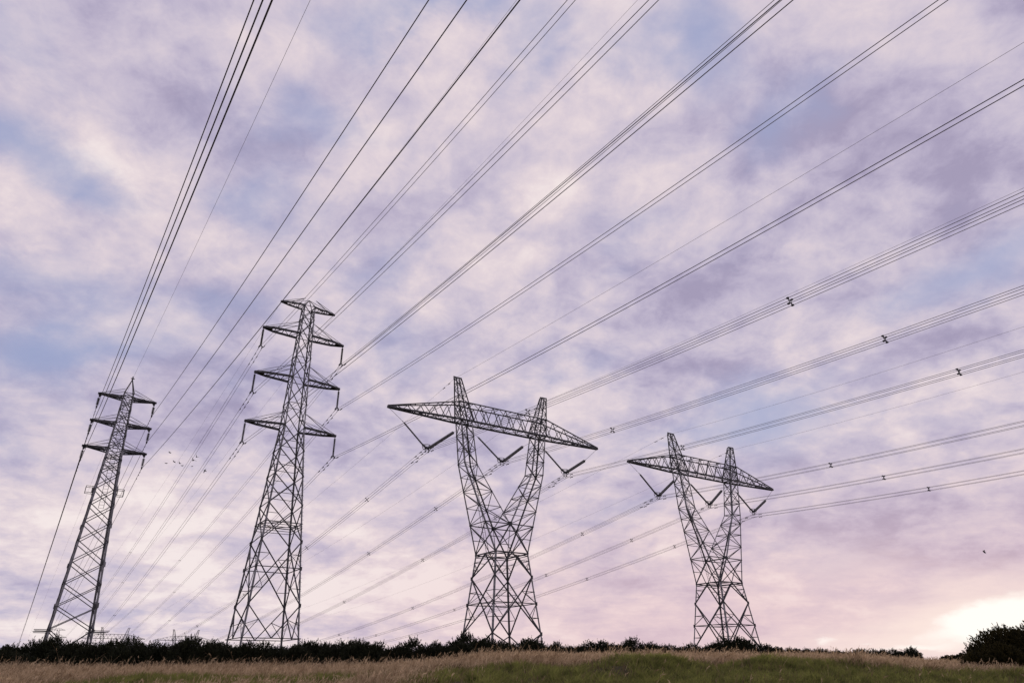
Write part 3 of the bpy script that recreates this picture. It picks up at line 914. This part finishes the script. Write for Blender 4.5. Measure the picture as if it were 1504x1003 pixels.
# ------------------------------------------------------------------ hanging insulator strings of the two left towers
def make_disc_string(base, xarm, zarm, length, n, rad, plate, pair, label, group):
    root = empty('insulator_string', base + LX * xarm + Vector((0, 0, zarm)), AZL)
    tag(root, label, 'insulator', group)
    mb = MB()
    top = -plate; bot = -(length - 0.35)
    pts, rr = [], []
    pitch = (top - bot) / n
    for k in range(n):
        z = top - k * pitch
        for dz, r in ((0, 0.05), (0.12, 0.07), (0.34, 0.09), (0.50, 1.0), (0.66, 0.92), (0.72, 0.08)):
            pts.append((0, 0, z - dz * pitch)); rr.append(r if r < 0.1 else r * rad)
    pts.append((0, 0, bot)); rr.append(0.03)
    mb.tube(pts, rr, 12)
    mb.build('insulator_discs', GLASS, root)
    mb = MB()
    mb.bar((0, 0, 0), (0, 0, top), 0.05)
    mb.bar((-0.06, 0, -0.1), (0.06, 0, -0.1), 0.1)
    mb.build('shackle', DARK_STEEL, root)
    mb = MB()
    if pair:
        mb.plate([(-0.28, 0, bot - 0.22), (0.28, 0, bot - 0.22), (0.06, 0, bot), (-0.06, 0, bot)], 0.05)
        for s in (-1, 1):
            mb.bar((s * 0.2, 0, bot - 0.18), (s * 0.2, 0, -length), 0.06)
            mb.bar((s * 0.2, -0.22, -length), (s * 0.2, 0.22, -length), 0.10)
    else:
        mb.bar((0, 0, bot), (0, 0, -length), 0.06)
        mb.bar((0, -0.25, -length), (0, 0.25, -length), 0.12)
        mb.plate([(-0.12, 0, bot - 0.1), (0.12, 0, bot - 0.1), (0.1, 0, -length), (-0.1, 0, -length)], 0.05)
    mb.build('suspension_clamp', DARK_STEEL, root)
    return root
lev1 = (('lowest', 28.613, 7.998), ('middle', 32.389, 7.762), ('topmost', 36.38, 7.5))
lev2 = (('lowest', 29.76, 12.35), ('middle', 36.70, 11.96), ('upper', 43.46, 11.68))
for nm, z, w in lev1:
    for s, sd in ((-1, 'left'), (1, 'right')):
        make_disc_string(T1, s * (w / 2 - 0.16), z - 0.12, 2.0, 7, 0.20, 0.55, False,
                         'short disc insulator at the %s end of the %s arm, leftmost tower' % (sd, nm), 'disc insulators of the leftmost tower')
for nm, z, w in lev2:
    for s, sd in ((-1, 'left'), (1, 'right')):
        make_disc_string(T2, s * (w / 2 - 0.1), z - 0.1, 2.95, 15, 0.16, 0.25, True,
                         'long ribbed insulator at the %s end of the %s arm, second tower' % (sd, nm), 'disc insulators of the second tower')

# ------------------------------------------------------------------ cables: each one runs through its clamp, both spans
def par(z0, bf, cf, bb, cb):
    return lambda t: z0 + (bf * t + cf * t * t if t < 0 else bb * t + cb * t * t)

def damper_mesh(t, f, x, mb):
    """two weights on a short rod slung under the cable"""
    for d in (-0.22, 0.22):
        mb.tube([(x, t + d - 0.09, f(t) - 0.10), (x, t + d + 0.09, f(t) - 0.10)], 0.055, 6)
    mb.bar((x, t - 0.2, f(t) - 0.10), (x, t + 0.2, f(t) - 0.10), 0.02)
    mb.bar((x, t, f(t) - 0.11), (x, t, f(t) + 0.02), 0.05)

def cable(label, group, base, x, f, tf, tb, r, dampers=(), rod=0.0):
    o = base + LX * x
    root_z = f(0.0)
    ts = sorted(set([0.0] + list(np.round(np.linspace(tf, 0, 46), 3)) + list(np.round(tb * np.linspace(0, 1, 54) ** 1.15, 3)) + [-rod, rod]))
    mb = MB()
    mb.tube([(0, t, f(t) - root_z) for t in ts], r, 6)
    c = mb.build('power_cable', CABLE, None, True)
    c.location = (o.x, o.y, root_z); c.rotation_euler = (0, 0, AZL)
    tag(c, label, 'cable', group)
    g = lambda t: f(t) - root_z
    if rod:
        mb = MB(); mb.tube([(0, t, g(t)) for t in np.linspace(-rod, rod, 9)], r * 1.7, 6); mb.build('armour_rod', DARK_STEEL, c)
    for t in dampers:
        mb = MB(); damper_mesh(t, g, 0.0, mb); mb.build('vibration_damper', DARK_STEEL, c)
    return c

# leftmost line: six single conductors and an earth wire
g = 'single cables of the leftmost line'
for nm, x, z0, bf, cf, bb, ds in (
        ('topmost arm, left end', -3.59, 34.26, .1405, 4.5e-4, -.120, (1.2, 2.4)), ('middle arm, left end', -3.72, 30.27, .1445, 4.5e-4, -.122, (1.2, 2.4, 3.6)), ('lowest arm, left end', -3.84, 26.49, .1398, 4.5e-4, -.115, (1.3, 2.6, 4.0)),
        ('topmost arm, right end', 3.59, 34.26, .0918, 3.3e-4, -.120, (1.3, 2.6)), ('middle arm, right end', 3.72, 30.27, .0868, 3.3e-4, -.122, (1.3, 2.6)), ('lowest arm, right end', 3.84, 26.49, .0862, 3.3e-4, -.115, (1.3, 2.6, 4.2))):
    cable('thick single cable hung from the leftmost tower, %s' % nm, g, T1, x, par(z0, bf, cf, bb, 1.2e-4), -165, 480, 0.028, ds, 0.7)
cable('thin earth wire running from the pointed peak of the leftmost tower', 'earth wires', T1, 0.0, par(39.5, .0708, 2.5e-4, -.10, 0.8e-4), -165, 520, 0.011)

# second line: six pairs and two earth wires
SC, DC = 515.0, DZC
for nm, x, z0, bf, cf, bb in (
        ('upper arm, left end', -5.74, 40.30, .0850, 3.9e-4, -.1470), ('middle arm, left end', -5.88, 33.55, .0820, 3.9e-4, -.1500), ('lowest arm, left end', -6.075, 26.65, .0800, 3.9e-4, -.1550),
        ('upper arm, right end', 5.74, 40.30, .0640, 3.9e-4, -.1590), ('middle arm, right end', 5.88, 33.55, .0810, 3.9e-4, -.1680), ('lowest arm, right end', 6.075, 26.65, .0775, 3.9e-4, -.1640)):
    cb = (DC - bb * SC) / SC ** 2
    for s, sd in ((-1, 'left'), (1, 'right')):
        cable('%s cable of the pair hung from the second tower, %s' % (sd, nm), 'paired cables of the second line', T2, x + s * 0.2, par(z0 - 0.05, bf, cf, bb, cb), -165, SC, 0.022,
              (1.6, 3.1, 4.6) if s < 0 else (-1.3, 2.3, 3.8), 0.6)
for s, sd, bf in ((-1, 'left', .0440), (1, 'right', .0395)):
    bb = -.1005; cb = (DC - bb * SC) / SC ** 2
    cable('thin earth wire from the %s end of the small top arm of the second tower' % sd, 'earth wires', T2, s * 3.95, par(47.98, bf, 2.93e-4, bb, cb), -165, SC, 0.011)

# the two lines of four-cable bundles
BF = {('T3', 'L'): (.0874, 4.78e-4, -.1535), ('T3', 'M'): (.0809, 4.33e-4, -.1542), ('T3', 'R'): (.0773, 3.96e-4, -.1549),
      ('T4', 'L'): (.0715, 4.5e-4, -.1455), ('T4', 'M'): (.0670, 4.5e-4, -.1434), ('T4', 'R'): (.0607, 4.5e-4, -.1391)}
ZQ = {('T3', 'L'): 27.3, ('T3', 'M'): 27.25, ('T3', 'R'): 26.95, ('T4', 'L'): 25.68, ('T4', 'M'): 25.59, ('T4', 'R'): 25.3}
bname = {'L': 'left', 'M': 'middle', 'R': 'right'}
HB = 0.225
def spacer(base, x, t, z, label):
    root = empty('cable_spacer', base + LX * x + LY * t + Vector((0, 0, z)), AZL)
    tag(root, label, 'spacer', 'spacers holding the four cable bundles apart')
    mb = MB()
    mb.loop([(0.11 * math.cos(a), 0, 0.11 * math.sin(a)) for a in np.linspace(0, 2 * math.pi, 13)[:-1]], 0.03, 6)
    mb.build('centre_ring', DARK_STEEL, root)
    for sx_ in (-1, 1):
        for sz in (-1, 1):
            mb = MB()
            mb.bar((sx_ * 0.08, 0, sz * 0.08), (sx_ * HB, 0, sz * HB), 0.055, 0.06)
            mb.bar((sx_ * HB, -0.09, sz * HB), (sx_ * HB, 0.09, sz * HB), 0.10)
            mb.build('clamp_arm', DARK_STEEL, root)
for T, base, S, dz, tn, tfs, tbs in (('T3', T3, 455.3, DZA, 'middle Y tower', (-24, -57), (20, 47, 88, 134)), ('T4', T4, 453.6, DZB - DZ4, 'rightmost Y tower', (-31,), (20, 48, 89, 139))):
    for k in 'LMR':
        bf, cf, bb = BF[(T, k)]
        cb = (dz - bb * S) / S ** 2
        x = VS[k][1]; z0 = ZQ[(T, k)]
        f = par(z0, bf, cf, bb, cb)
        for sz, vn in ((1, 'upper'), (-1, 'lower')):
            for sx_, hn in ((-1, 'left'), (1, 'right')):
                ds = {(1, -1): (1.4, 2.9), (1, 1): (-1.2, 1.9), (-1, -1): (2.3, 3.9), (-1, 1): (-1.2, 3.4)}[(sz, sx_)]
                cable('%s %s cable of the %s bundle of the %s' % (vn, hn, bname[k], tn), 'four cable bundles of the Y tower lines', base, x + sx_ * HB,
                      (lambda t, f=f, d=sz * HB: f(t) + d), -165, S, 0.0185, ds, 0.5)
        for t, w in [(t, 'on the near side') for t in tfs] + [(t, 'on the far side') for t in tbs]:
            lst = tfs if t < 0 else tbs
            n = ('only' if len(lst) == 1 else ('first', 'second', 'third', 'fourth')[lst.index(t)])
            spacer(base, x, t, f(t), '%s spacer %s of the %s on its %s cable bundle' % (n, w, tn, bname[k]))
    zo = 0.0 if T == 'T3' else DZ4
    for s, sd in ((-1, 'left'), (1, 'right')):
        bf, cf = {('T3', -1): (.0516, 2.15e-4), ('T3', 1): (.0516, 2.15e-4), ('T4', -1): (.0681, 4.76e-4), ('T4', 1): (.0522, 4.0e-4)}[(T, s)]
        bb = -.1219; cb = (dz - bb * S) / S ** 2
        cable('thin earth wire from the %s peak of the %s' % (sd, tn), 'earth wires', base, s * 8.25, par(38.5 + zo, bf, cf, bb, cb), -165, S, 0.012, (1.5, 3.0), 0.3)
def pair_spacer(base, x, t, z, label):
    root = tag(empty('pair_spacer', base + LX * x + LY * t + Vector((0, 0, z)), AZL), label, 'spacer', 'short spacers between the paired cables')
    mb = MB(); mb.bar((-0.2, 0, 0), (0.2, 0, 0), 0.05); mb.build('spacer_bar', DARK_STEEL, root)
    for s in (-1, 1):
        mb = MB(); mb.bar((s * 0.2, -0.1, 0), (s * 0.2, 0.1, 0), 0.10); mb.build('clamp', DARK_STEEL, root)
for nm, x, z0, bb in (('upper left', -5.74, 40.25, -.1470), ('middle left', -5.88, 33.5, -.15), ('lowest left', -6.075, 26.6, -.155), ('upper right', 5.74, 40.25, -.159), ('middle right', 5.88, 33.5, -.168), ('lowest right', 6.075, 26.6, -.164)):
    cb = (DC - bb * SC) / SC ** 2; t = 107.0
    pair_spacer(T2, x, t, z0 + bb * t + cb * t * t, 'tiny spacer on the %s cable pair far behind the second tower' % nm)

# ------------------------------------------------------------------ next towers of the lines, far off on the left horizon
km = kidmap()
for src, pos, zb, lab in ((fork_tower, TA, ZB3 + DZA, 'small far off Y shaped tower on the horizon just right of the leftmost tower foot'),
                          (fork_tower_b, TB, ZB4 + DZB - DZ4, 'small far off Y shaped tower on the horizon just left of the second tower foot'),
                          (three_arm, TC, ZB2 + DZC, 'small far off tower with stacked arms seen through the legs of the leftmost tower')):
    c = copy_tree(src, km)
    c.location = (pos.x, pos.y, zb)
    tag(c, lab, 'transmission tower', 'far off towers on the left horizon')

# ------------------------------------------------------------------ birds
def make_bird(label, loc, span, heading, flap, bank, pitch):
    """one skin grown over a spine, two wings and a fanned tail"""
    me = bpy.data.meshes.new('bird'); o = bpy.data.objects.new('bird', me); COL.objects.link(o)
    L_ = span * 0.62; h = span / 2
    up, dn = math.sin(flap), math.cos(flap)
    V = [(0, 0, 0), (0, L_ * 0.22, 0.0), (0, L_ * 0.38, L_ * 0.03), (0, L_ * 0.47, L_ * 0.03), (0, L_ * 0.54, L_ * 0.02), (0, -L_ * 0.2, 0), (0, -L_ * 0.33, -L_ * 0.01), (L_ * 0.05, -L_ * 0.46, -L_ * 0.01), (-L_ * 0.05, -L_ * 0.46, -L_ * 0.01)]
    Rr = [(.115, .115), (.10, .11), (.05, .055), (.052, .052), (.012, .012), (.055, .05), (.04, .018), (.035, .01), (.035, .01)]
    Ed = [(0, 1), (1, 2), (2, 3), (3, 4), (0, 5), (5, 6), (6, 7), (6, 8)]
    for s in (-1, 1):
        b = len(V)
        V += [(s * h * 0.28 * dn, L_ * 0.18, h * 0.28 * up + L_ * .02), (s * h * 0.55 * dn, L_ * 0.2, h * 0.55 * up), (s * h * 0.98 * dn, L_ * 0.02, h * 0.9 * up)]
        Rr += [(.11, .035), (.11, .028), (.03, .012)]
        Ed += [(1, b), (b, b + 1), (b + 1, b + 2)]
    me.from_pydata(V, Ed, []); me.update()
    sk = o.modifiers.new('skin', 'SKIN'); sk.use_smooth_shade = True
    for i, (a, b) in enumerate(Rr):
        me.skin_vertices[0].data[i].radius = (a * L_ * 1.3, b * L_ * 1.3)
    me.skin_vertices[0].data[0].use_root = True
    sb = o.modifiers.new('sub', 'SUBSURF'); sb.levels = sb.render_levels = 2
    dg = bpy.context.evaluated_depsgraph_get()
    m2 = bpy.data.meshes.new_from_object(o.evaluated_get(dg))
    o.modifiers.clear(); o.data = m2
    m2.materials.clear(); m2.materials.append(FEATHER)
    o.location = loc; o.rotation_euler = (pitch, bank, heading)
    tag(o, label, 'bird', 'birds flying left of the second tower' if loc[0] < 0 else None)
make_bird('small dark bird, the highest of the flock left of the second tower', (-40.68, 80.00, 23.76), 0.58, 1.50, 0.15, 0.20, 0.00)
make_bird('small dark bird at the far left of the flock', (-40.85, 80.00, 22.46), 0.61, 1.30, 0.25, -0.20, 0.10)
make_bird('small dark bird between the far left bird and the close pair', (-39.93, 80.00, 22.64), 0.61, 1.40, 0.10, 0.30, 0.10)
make_bird('small dark bird, left one of the close pair in the flock', (-39.24, 80.00, 22.44), 0.58, 1.20, 0.60, 0.30, 0.00)
make_bird('small dark bird, right one of the close pair in the flock', (-38.90, 80.00, 22.16), 0.58, 1.30, 0.30, -0.30, 0.10)
make_bird('largest dark bird of the flock with wings spread, beside a cable pair', (-37.79, 80.00, 22.80), 0.88, 0.50, 0.55, 0.60, 0.50)
make_bird('dark bird just above and right of the largest one', (-37.43, 80.00, 23.21), 0.67, 0.90, 0.70, 0.50, 0.30)
make_bird('smallest bird of the flock, just below the largest one', (-37.73, 80.00, 22.08), 0.48, 1.20, 0.10, -0.50, 0.10)
make_bird('dark bird at the far right of the flock', (-36.08, 80.00, 21.53), 0.64, 2.40, -0.30, 0.70, 0.50)
make_bird('lone dark bird low in the sky at the right', (52.55, 80.00, 11.87), 0.80, 0.90, 0.50, 0.20, 0.90)

# ------------------------------------------------------------------ shrubs
LEAF = mat('dark_evergreen_leaves', (0.010, 0.012, 0.006), 0.7, 0.0, 0.0, 5.0, (0.028, 0.032, 0.014), spec=0.15, obj=True)
LEAF_LIT = mat('right_shrub_leaves_lit', (0.014, 0.014, 0.005), 0.7, 0.0, 0.0, 3.0, (0.055, 0.045, 0.014), spec=0.15, obj=True)  # lit copy of the leaf material, warm low sunlight put into the colour
BARK = mat('shrub_bark', (0.03, 0.024, 0.018), 0.9, 0.0, 0.4, 8.0, spec=0.1)

def leaves(pts, dirs, length, width, rng):
    """narrow folded leaves: two triangles-wide quads each, random roll"""
    n = len(pts)
    d = dirs / np.linalg.norm(dirs, axis=1)[:, None]
    r = rng.normal(size=(n, 3)); a = np.cross(d, r); a /= np.linalg.norm(a, axis=1)[:, None]
    Lh = (length * rng.uniform(0.6, 1.3, n))[:, None]; Wh = (width * rng.uniform(0.7, 1.2, n))[:, None]
    p0 = pts; p1 = pts + d * Lh * 0.45 + a * Wh; p2 = pts + d * Lh; p3 = pts + d * Lh * 0.45 - a * Wh
    co = np.stack([p0, p1, p2, p3], 1).reshape(-1, 3)
    q = np.arange(4 * n).reshape(n, 4)
    return co, q

def shrub_meshes(seed, w, h, n_lobe, n_sprig, leaf=(0.135, 0.030)):
    rng = np.random.default_rng(seed)
    lobes = []
    for k in range(n_lobe):
        t = rng.uniform(-1, 1); x = t * w * 0.40; y = rng.uniform(-0.45, 0.45) * w * 0.6
        top = h * (1 - 0.42 * abs(t) ** 1.8) * rng.uniform(0.66, 1.0)
        rz = top * rng.uniform(0.42, 0.55)
        lobes.append((np.array([x, y, top - rz]), np.array([w * rng.uniform(0.16, 0.26), w * rng.uniform(0.16, 0.26), rz])))
    P, D = [], []
    stems = MB()
    for k, (c, r) in enumerate(lobes):
        b = Vector((c[0] * 0.25, c[1] * 0.25, -0.15)); e = Vector(c) + Vector((0, 0, r[2] * 0.5))
        mid = b.lerp(e, 0.5) + Vector(tuple(rng.normal(size=3) * 0.12))
        stems.tube([b, mid, e], [0.06, 0.045, 0.02], 6)
    per = n_sprig // n_lobe
    tw = MB()
    for c, r in lobes:
        u = rng.normal(size=(per, 3)); u /= np.linalg.norm(u, axis=1)[:, None]
        rad = rng.uniform(0.45, 1.0, per) ** 0.5
        base = c + u * r * rad[:, None]
        base[:, 2] = np.maximum(base[:, 2], 0.05)
        ax = u * np.array([1, 1, 0.7]) + rng.normal(size=(per, 3)) * 0.35 + np.array([0.18, 0, 0.55])
        ax /= np.linalg.norm(ax, axis=1)[:, None]
        ln = rng.uniform(0.15, 0.34, per) * (1 + 0.8 * (rng.uniform(size=per) > 0.95))
        k = 9
        for j in range(k):
            f = j / (k - 1)
            P.append(base + ax * (ln * f)[:, None])
            D.append(ax * 0.9 + rng.normal(size=(per, 3)) * (0.55 - 0.3 * f))
    co, q = leaves(np.concatenate(P), np.concatenate(D), leaf[0], leaf[1], rng)
    me = mesh_np('crown', co, q)
    return me, stems

def make_shrub(seed, w, h, n_lobe, n_sprig, lm, leaf=(0.17, 0.034)):
    root = empty('shrub', (0, 0, 0))
    me, stems = shrub_meshes(seed, w, h, n_lobe, n_sprig, leaf)
    me.materials.append(lm)
    c = bpy.data.objects.new('crown', me); COL.objects.link(c); c.parent = root
    stems.build('stem', BARK, root)
    return root
PROTO = [make_shrub(11 + k, 3.6, 2.0, 9, 3400, LEAF, (0.13, 0.029)) for k in range(6)]
pk = kidmap()
used_proto = set()
def az_of(u):          # bearing (x/y) of a column of the photograph at the hedge
    return (u - 752.0) / 1019.0 / 1.09
OUT = [(0, 946), (29, 956), (53, 941), (93, 936), (128, 947), (186, 938), (213, 949), (239, 945), (266, 941), (319, 937), (346, 943), (400, 944), (440, 947), (472, 946), (498, 941), (533, 945), (554, 951), (590, 948), (626, 945), (674, 941), (700, 934), (719, 946), (759, 937), (800, 947), (834, 948), (874, 943), (905, 944), (933, 942), (965, 948), (1026, 947), (1066, 940), (1087, 938), (1108, 945), (1135, 951), (1165, 954), (1200, 954), (1240, 955), (1277, 955), (1305, 957), (1325, 956)]
def z_of(v, y):        # height above the eye of row v at distance y
    yup = (501.5 - v) / 1019.0
    return y * (CW.z + CU.z * yup) / (CW.y + CU.y * yup)
zones = [(62, 'left of the leftmost tower'), (135, 'at the foot of the leftmost tower'), (330, 'between the leftmost and second towers'), (442, 'at the foot of the second tower'), (682, 'between the second and middle towers'), (800, 'at the foot of the middle tower'), (1024, 'between the middle and rightmost towers'), (1122, 'at the foot of the rightmost tower'), (2000, 'right of the rightmost tower')]
cnt = {}
hr = random.Random(5)
specs = []
i = 0
u = -60.0
while u < 1336:
    v = float(np.interp(u, [a for a, b in OUT], [b for a, b in OUT]))
    y = 60 + hr.uniform(-2.5, 2.5)
    if u > 1130: y = 58 + hr.uniform(-1, 2)
    specs.append((u, v, y))
    u += hr.uniform(23, 30)
ORD = ['first', 'second', 'third', 'fourth', 'fifth', 'sixth', 'seventh', 'eighth', 'ninth', 'tenth', 'eleventh', 'twelfth']
for i, (u, v, y) in enumerate(specs):
    x = az_of(u) * y
    zg = ground(x, y)
    top = z_of(v - (5 if u < 760 else 2), y) - zg
    k = hr.randrange(6)
    if k not in used_proto:
        o = PROTO[k]; used_proto.add(k)
    else:
        o = copy_tree(PROTO[k], pk)
    s = max(top, 0.7) / 2.0 * hr.uniform(0.90, 1.06)
    o.location = (x, y, zg - 0.05)
    o.scale = (max(0.62, min(1.0, s * 1.05)) * hr.uniform(0.9, 1.12), max(0.6, min(1.0, s)), s)
    o.rotation_euler = (0, 0, hr.choice((0, math.pi)) + hr.uniform(-0.3, 0.3))
    zn = next(n for lim, n in zones if u < lim)
    cnt[zn] = cnt.get(zn, 0) + 1
    tag(o, '%s dark shrub from the left in the hedge %s' % (ORD[cnt[zn] - 1], zn), 'shrub', 'dark shrubs of the hedge')
for k in range(6):
    if k not in used_proto:
        for c in children(PROTO[k]): bpy.data.objects.remove(c)
        bpy.data.objects.remove(PROTO[k])
# the large bush at the right edge and the low one in front of it
def place_bush(seed, u, v, y, w, label, n=3800, lob=13):
    x = az_of(u) * y; zg = ground(x, y); h = z_of(v, y) - zg
    o = make_shrub(seed, w, h, lob, int(n * 2.3), LEAF_LIT, (0.12, 0.030))
    o.location = (x, y, zg - 0.05)
    tag(o, label, 'bush')
    return o
place_bush(41, 1500, 916, 44, 5.2, 'largest dark bush, rising at the right edge of the picture', 5200, 16)
place_bush(42, 1448, 945, 43, 3.0, 'lower dark bush leaning left of the large bush at the right edge', 2200, 9)
place_bush(43, 1570, 905, 46, 6.0, 'dark bush at the right edge, behind the largest one', 4200, 14)

# two small round trees far off at the right
def far_tree(label, u, v, y, w, seed):
    x = az_of(u) * y; zt = z_of(v, y); zg = ground(x, y); h = zt - zg
    root = tag(empty('tree', (x, y, zg)), label, 'tree', 'small far off trees at the right')
    rng = np.random.default_rng(seed)
    n = 2600
    uu = rng.normal(size=(n, 3)); uu /= np.linalg.norm(uu, axis=1)[:, None]
    rad = rng.uniform(0.3, 1, n) ** 0.4
    lob = rng.integers(0, 6, n); offs = rng.normal(size=(6, 3)) * np.array([0.28 * w, 0.28 * w, 0.05 * h]); sz = rng.uniform(0.55, 0.9, 6)
    P = np.array([0, 0, h * 0.80]) + offs[lob] * 0.8 + uu * np.array([w * 0.33, w * 0.33, h * 0.19]) * (rad * sz[lob])[:, None]
    P[:, 2] = np.minimum(P[:, 2], h)
    co, q = leaves(P, uu + rng.normal(size=(n, 3)) * 0.6 + np.array([0, 0, 0.3]), 0.75, 0.26, rng)
    me = mesh_np('crown', co, q); me.materials.append(LEAF)
    c = bpy.data.objects.new('crown', me); COL.objects.link(c); c.parent = root
    mb = MB()
    mb.tube([(0, 0, -0.5), (0.1, 0, h * 0.4), (0.2, 0, h * 0.75)], [0.35, 0.25, 0.12], 8)
    for k in range(5):
        a = k * 1.3; mb.tube([(0.1, 0, h * 0.42), (math.cos(a) * w * 0.16, math.sin(a) * w * 0.16, h * 0.68), (math.cos(a) * w * 0.3, math.sin(a) * w * 0.3, h * 0.8)], [0.14, 0.1, 0.04], 6)
    mb.build('trunk', BARK, root)
far_tree('small flat crowned far off tree left of the large right bush', 1400, 963.5, 230, 6.0, 3)
far_tree('small far off tree, the left one of two near the right bush', 1384, 965, 232, 5.0, 4)

# ------------------------------------------------------------------ grass (nobody could count it)
def blades(n, xr, yr, keep, hfun, wid, lean, rng, seed_heads=0.0, name='grass', m=None, tuft=0):
    if tuft:
        k = n // tuft
        cx, cy = rng.uniform(*xr, k), rng.uniform(*yr, k)
        sz = rng.uniform(0.5, 1.5, k)
        ti = rng.integers(0, k, n)
        ox, oy = rng.normal(size=n) * 0.14 * sz[ti], rng.normal(size=n) * 0.14 * sz[ti]
        x, y = cx[ti] + ox, cy[ti] + oy
    else:
        x = rng.uniform(*xr, n); y = rng.uniform(*yr, n)
        ti = np.zeros(n, int); sz = np.ones(1); ox = oy = np.zeros(n)
    # only what the picture can see, with a margin to both sides
    ok = np.abs(x) < (y * 0.70 + 6)
    k = keep(x, y)
    ok &= rng.uniform(size=n) < k
    x, y, ti, ox, oy = x[ok], y[ok], ti[ok], ox[ok], oy[ok]; n = len(x)
    z = ground_np(x, y)
    h = hfun(x, y, rng) * (0.55 + 0.45 * sz[ti])
    a = rng.uniform(0, 2 * np.pi, n)
    bend = rng.uniform(0.1, 1.0, n) * lean
    wind = 0.16
    dx = np.cos(a) * bend + wind + ox * 2.2; dy = np.sin(a) * bend + oy * 2.2
    th = rng.uniform(-0.9, 0.9, n)                      # blade faces roughly any way
    sx_, sy_ = np.cos(th), np.sin(th)
    w = wid * rng.uniform(0.6, 1.3, n)
    fr = [0.0, 0.45, 0.8, 1.0]; ww = [1.0, 0.85, 0.5, 0.12]
    rows = []
    for f, q in zip(fr, ww):
        px = x + dx * h * f * f; py = y + dy * h * f * f; pz = z - 0.03 + h * f * (1 - 0.25 * bend * f)
        rows.append(np.stack([px - sx_ * w * q, py - sy_ * w * q, pz], -1)); rows.append(np.stack([px + sx_ * w * q, py + sy_ * w * q, pz], -1))
    co = np.stack(rows, 1)
    b = np.arange(n)[:, None] * 8
    qs = np.concatenate([b + np.array([[0, 1, 3, 2]]), b + np.array([[2, 3, 5, 4]]), b + np.array([[4, 5, 7, 6]])])
    co = co.reshape(-1, 3)
    if seed_heads:
        s = rng.uniform(size=n) < seed_heads
        xs, ys, zs, hs = x[s], y[s], z[s], h[s]
        c0 = np.stack([xs + dx[s] * hs * 0.78 ** 2, ys + dy[s] * hs * 0.78 ** 2, zs + hs * 0.78 * (1 - 0.25 * bend[s] * 0.78)], -1)
        d = np.stack([dx[s] * 1.6 + 0.25, dy[s] * 1.6, np.ones(s.sum())], -1); d /= np.linalg.norm(d, axis=1)[:, None]
        cc, qq = [], []
        off = len(co)
        for j in range(3):
            P = c0 + d * (0.05 * j)
            D = d + rng.normal(size=d.shape) * 0.22
            a_, b_ = leaves(P, D, 0.15, 0.014, rng)
            qq.append(b_ + off); off += len(a_); cc.append(a_)
        co = np.concatenate([co] + cc); qs = np.concatenate([qs] + qq)
    me = mesh_np(name, co, qs)
    me.materials.append(m)
    o = bpy.data.objects.new(name, me); COL.objects.link(o)
    tag(o, kind='stuff')
    return o
DRY = mat('dry_golden_grass', (0.26, 0.18, 0.10), 0.8, 0.0, 0.0, 2.2, (0.78, 0.60, 0.39), spec=0.2, detail=9, ramp=(0.38, 0.68))
GREEN = mat('green_grass', (0.085, 0.098, 0.026), 0.75, 0.0, 0.0, 2.2, (0.36, 0.37, 0.105), spec=0.2, detail=9, ramp=(0.3, 0.72))
MIXED = mat('olive_undergrowth', (0.10, 0.085, 0.040), 0.8, 0.0, 0.0, 0.7, (0.26, 0.185, 0.11), spec=0.2, detail=8)
for _m, _f in ((LEAF_LIT, 0.3), (DRY, 0.45), (GREEN, 0.45), (MIXED, 0.3)): thin(_m, (0.4, 0.35, 0.2), _f)
gr = np.random.default_rng(21)
def dry_keep(x, y):
    g = green_np(x, y)
    patch = 0.72 + 0.28 * fbm2(x, y, 0.45, 3.0)
    return np.clip((1 - g) * patch * (0.75 + 0.5 * fbm2(x, y, 2.6, 5.0)) + 0.008 * g, 0, 1)
def dry_h(x, y, r):
    t = r.uniform(0.40, 0.92, len(x)) * (1 + 0.55 * (r.uniform(size=len(x)) > 0.95) + 0.5 * (r.uniform(size=len(x)) > 0.99)) * (1 + 0.13 * fbm2(x, y, 2.2, 7.0))
    tall = 0.80 + 0.22 * sstep(0, -14, x) + 0.10 * fbm2(x, y, 0.3, 1.0)
    right = 1 - 0.22 * sstep(6, 16, x)
    return t * tall * right * 0.86
o = blades(330000, (-52, 52), (24.5, 57), dry_keep, dry_h, 0.0085, 0.42, gr, 0.62, 'dry_grass', DRY, 16)
tag(o, 'tall dry golden grass with feathery seed heads in front of the hedge', 'grass')
o = blades(340000, (-24, 34), (24.5, 41.0), lambda x, y: green_np(x, y) * (0.8 + 0.2 * fbm2(x, y, 0.9)), lambda x, y, r: r.uniform(0.14, 0.40, len(x)) * (1 + 0.25 * fbm2(x, y, 1.6, 2.0)), 0.015, 0.7, gr, 0.0, 'green_grass', GREEN, 60)
tag(o, 'short soft green grass on the hummocks at the bottom', 'grass')
o = blades(260000, (-45, 45), (24.5, 50), lambda x, y: np.clip(0.75 - 0.5 * green_np(x, y), 0, 1), lambda x, y, r: r.uniform(0.15, 0.45, len(x)), 0.011, 0.7, gr, 0.0, 'undergrowth', MIXED)
tag(o, 'olive brown undergrowth among the dry grass stems', 'grass')
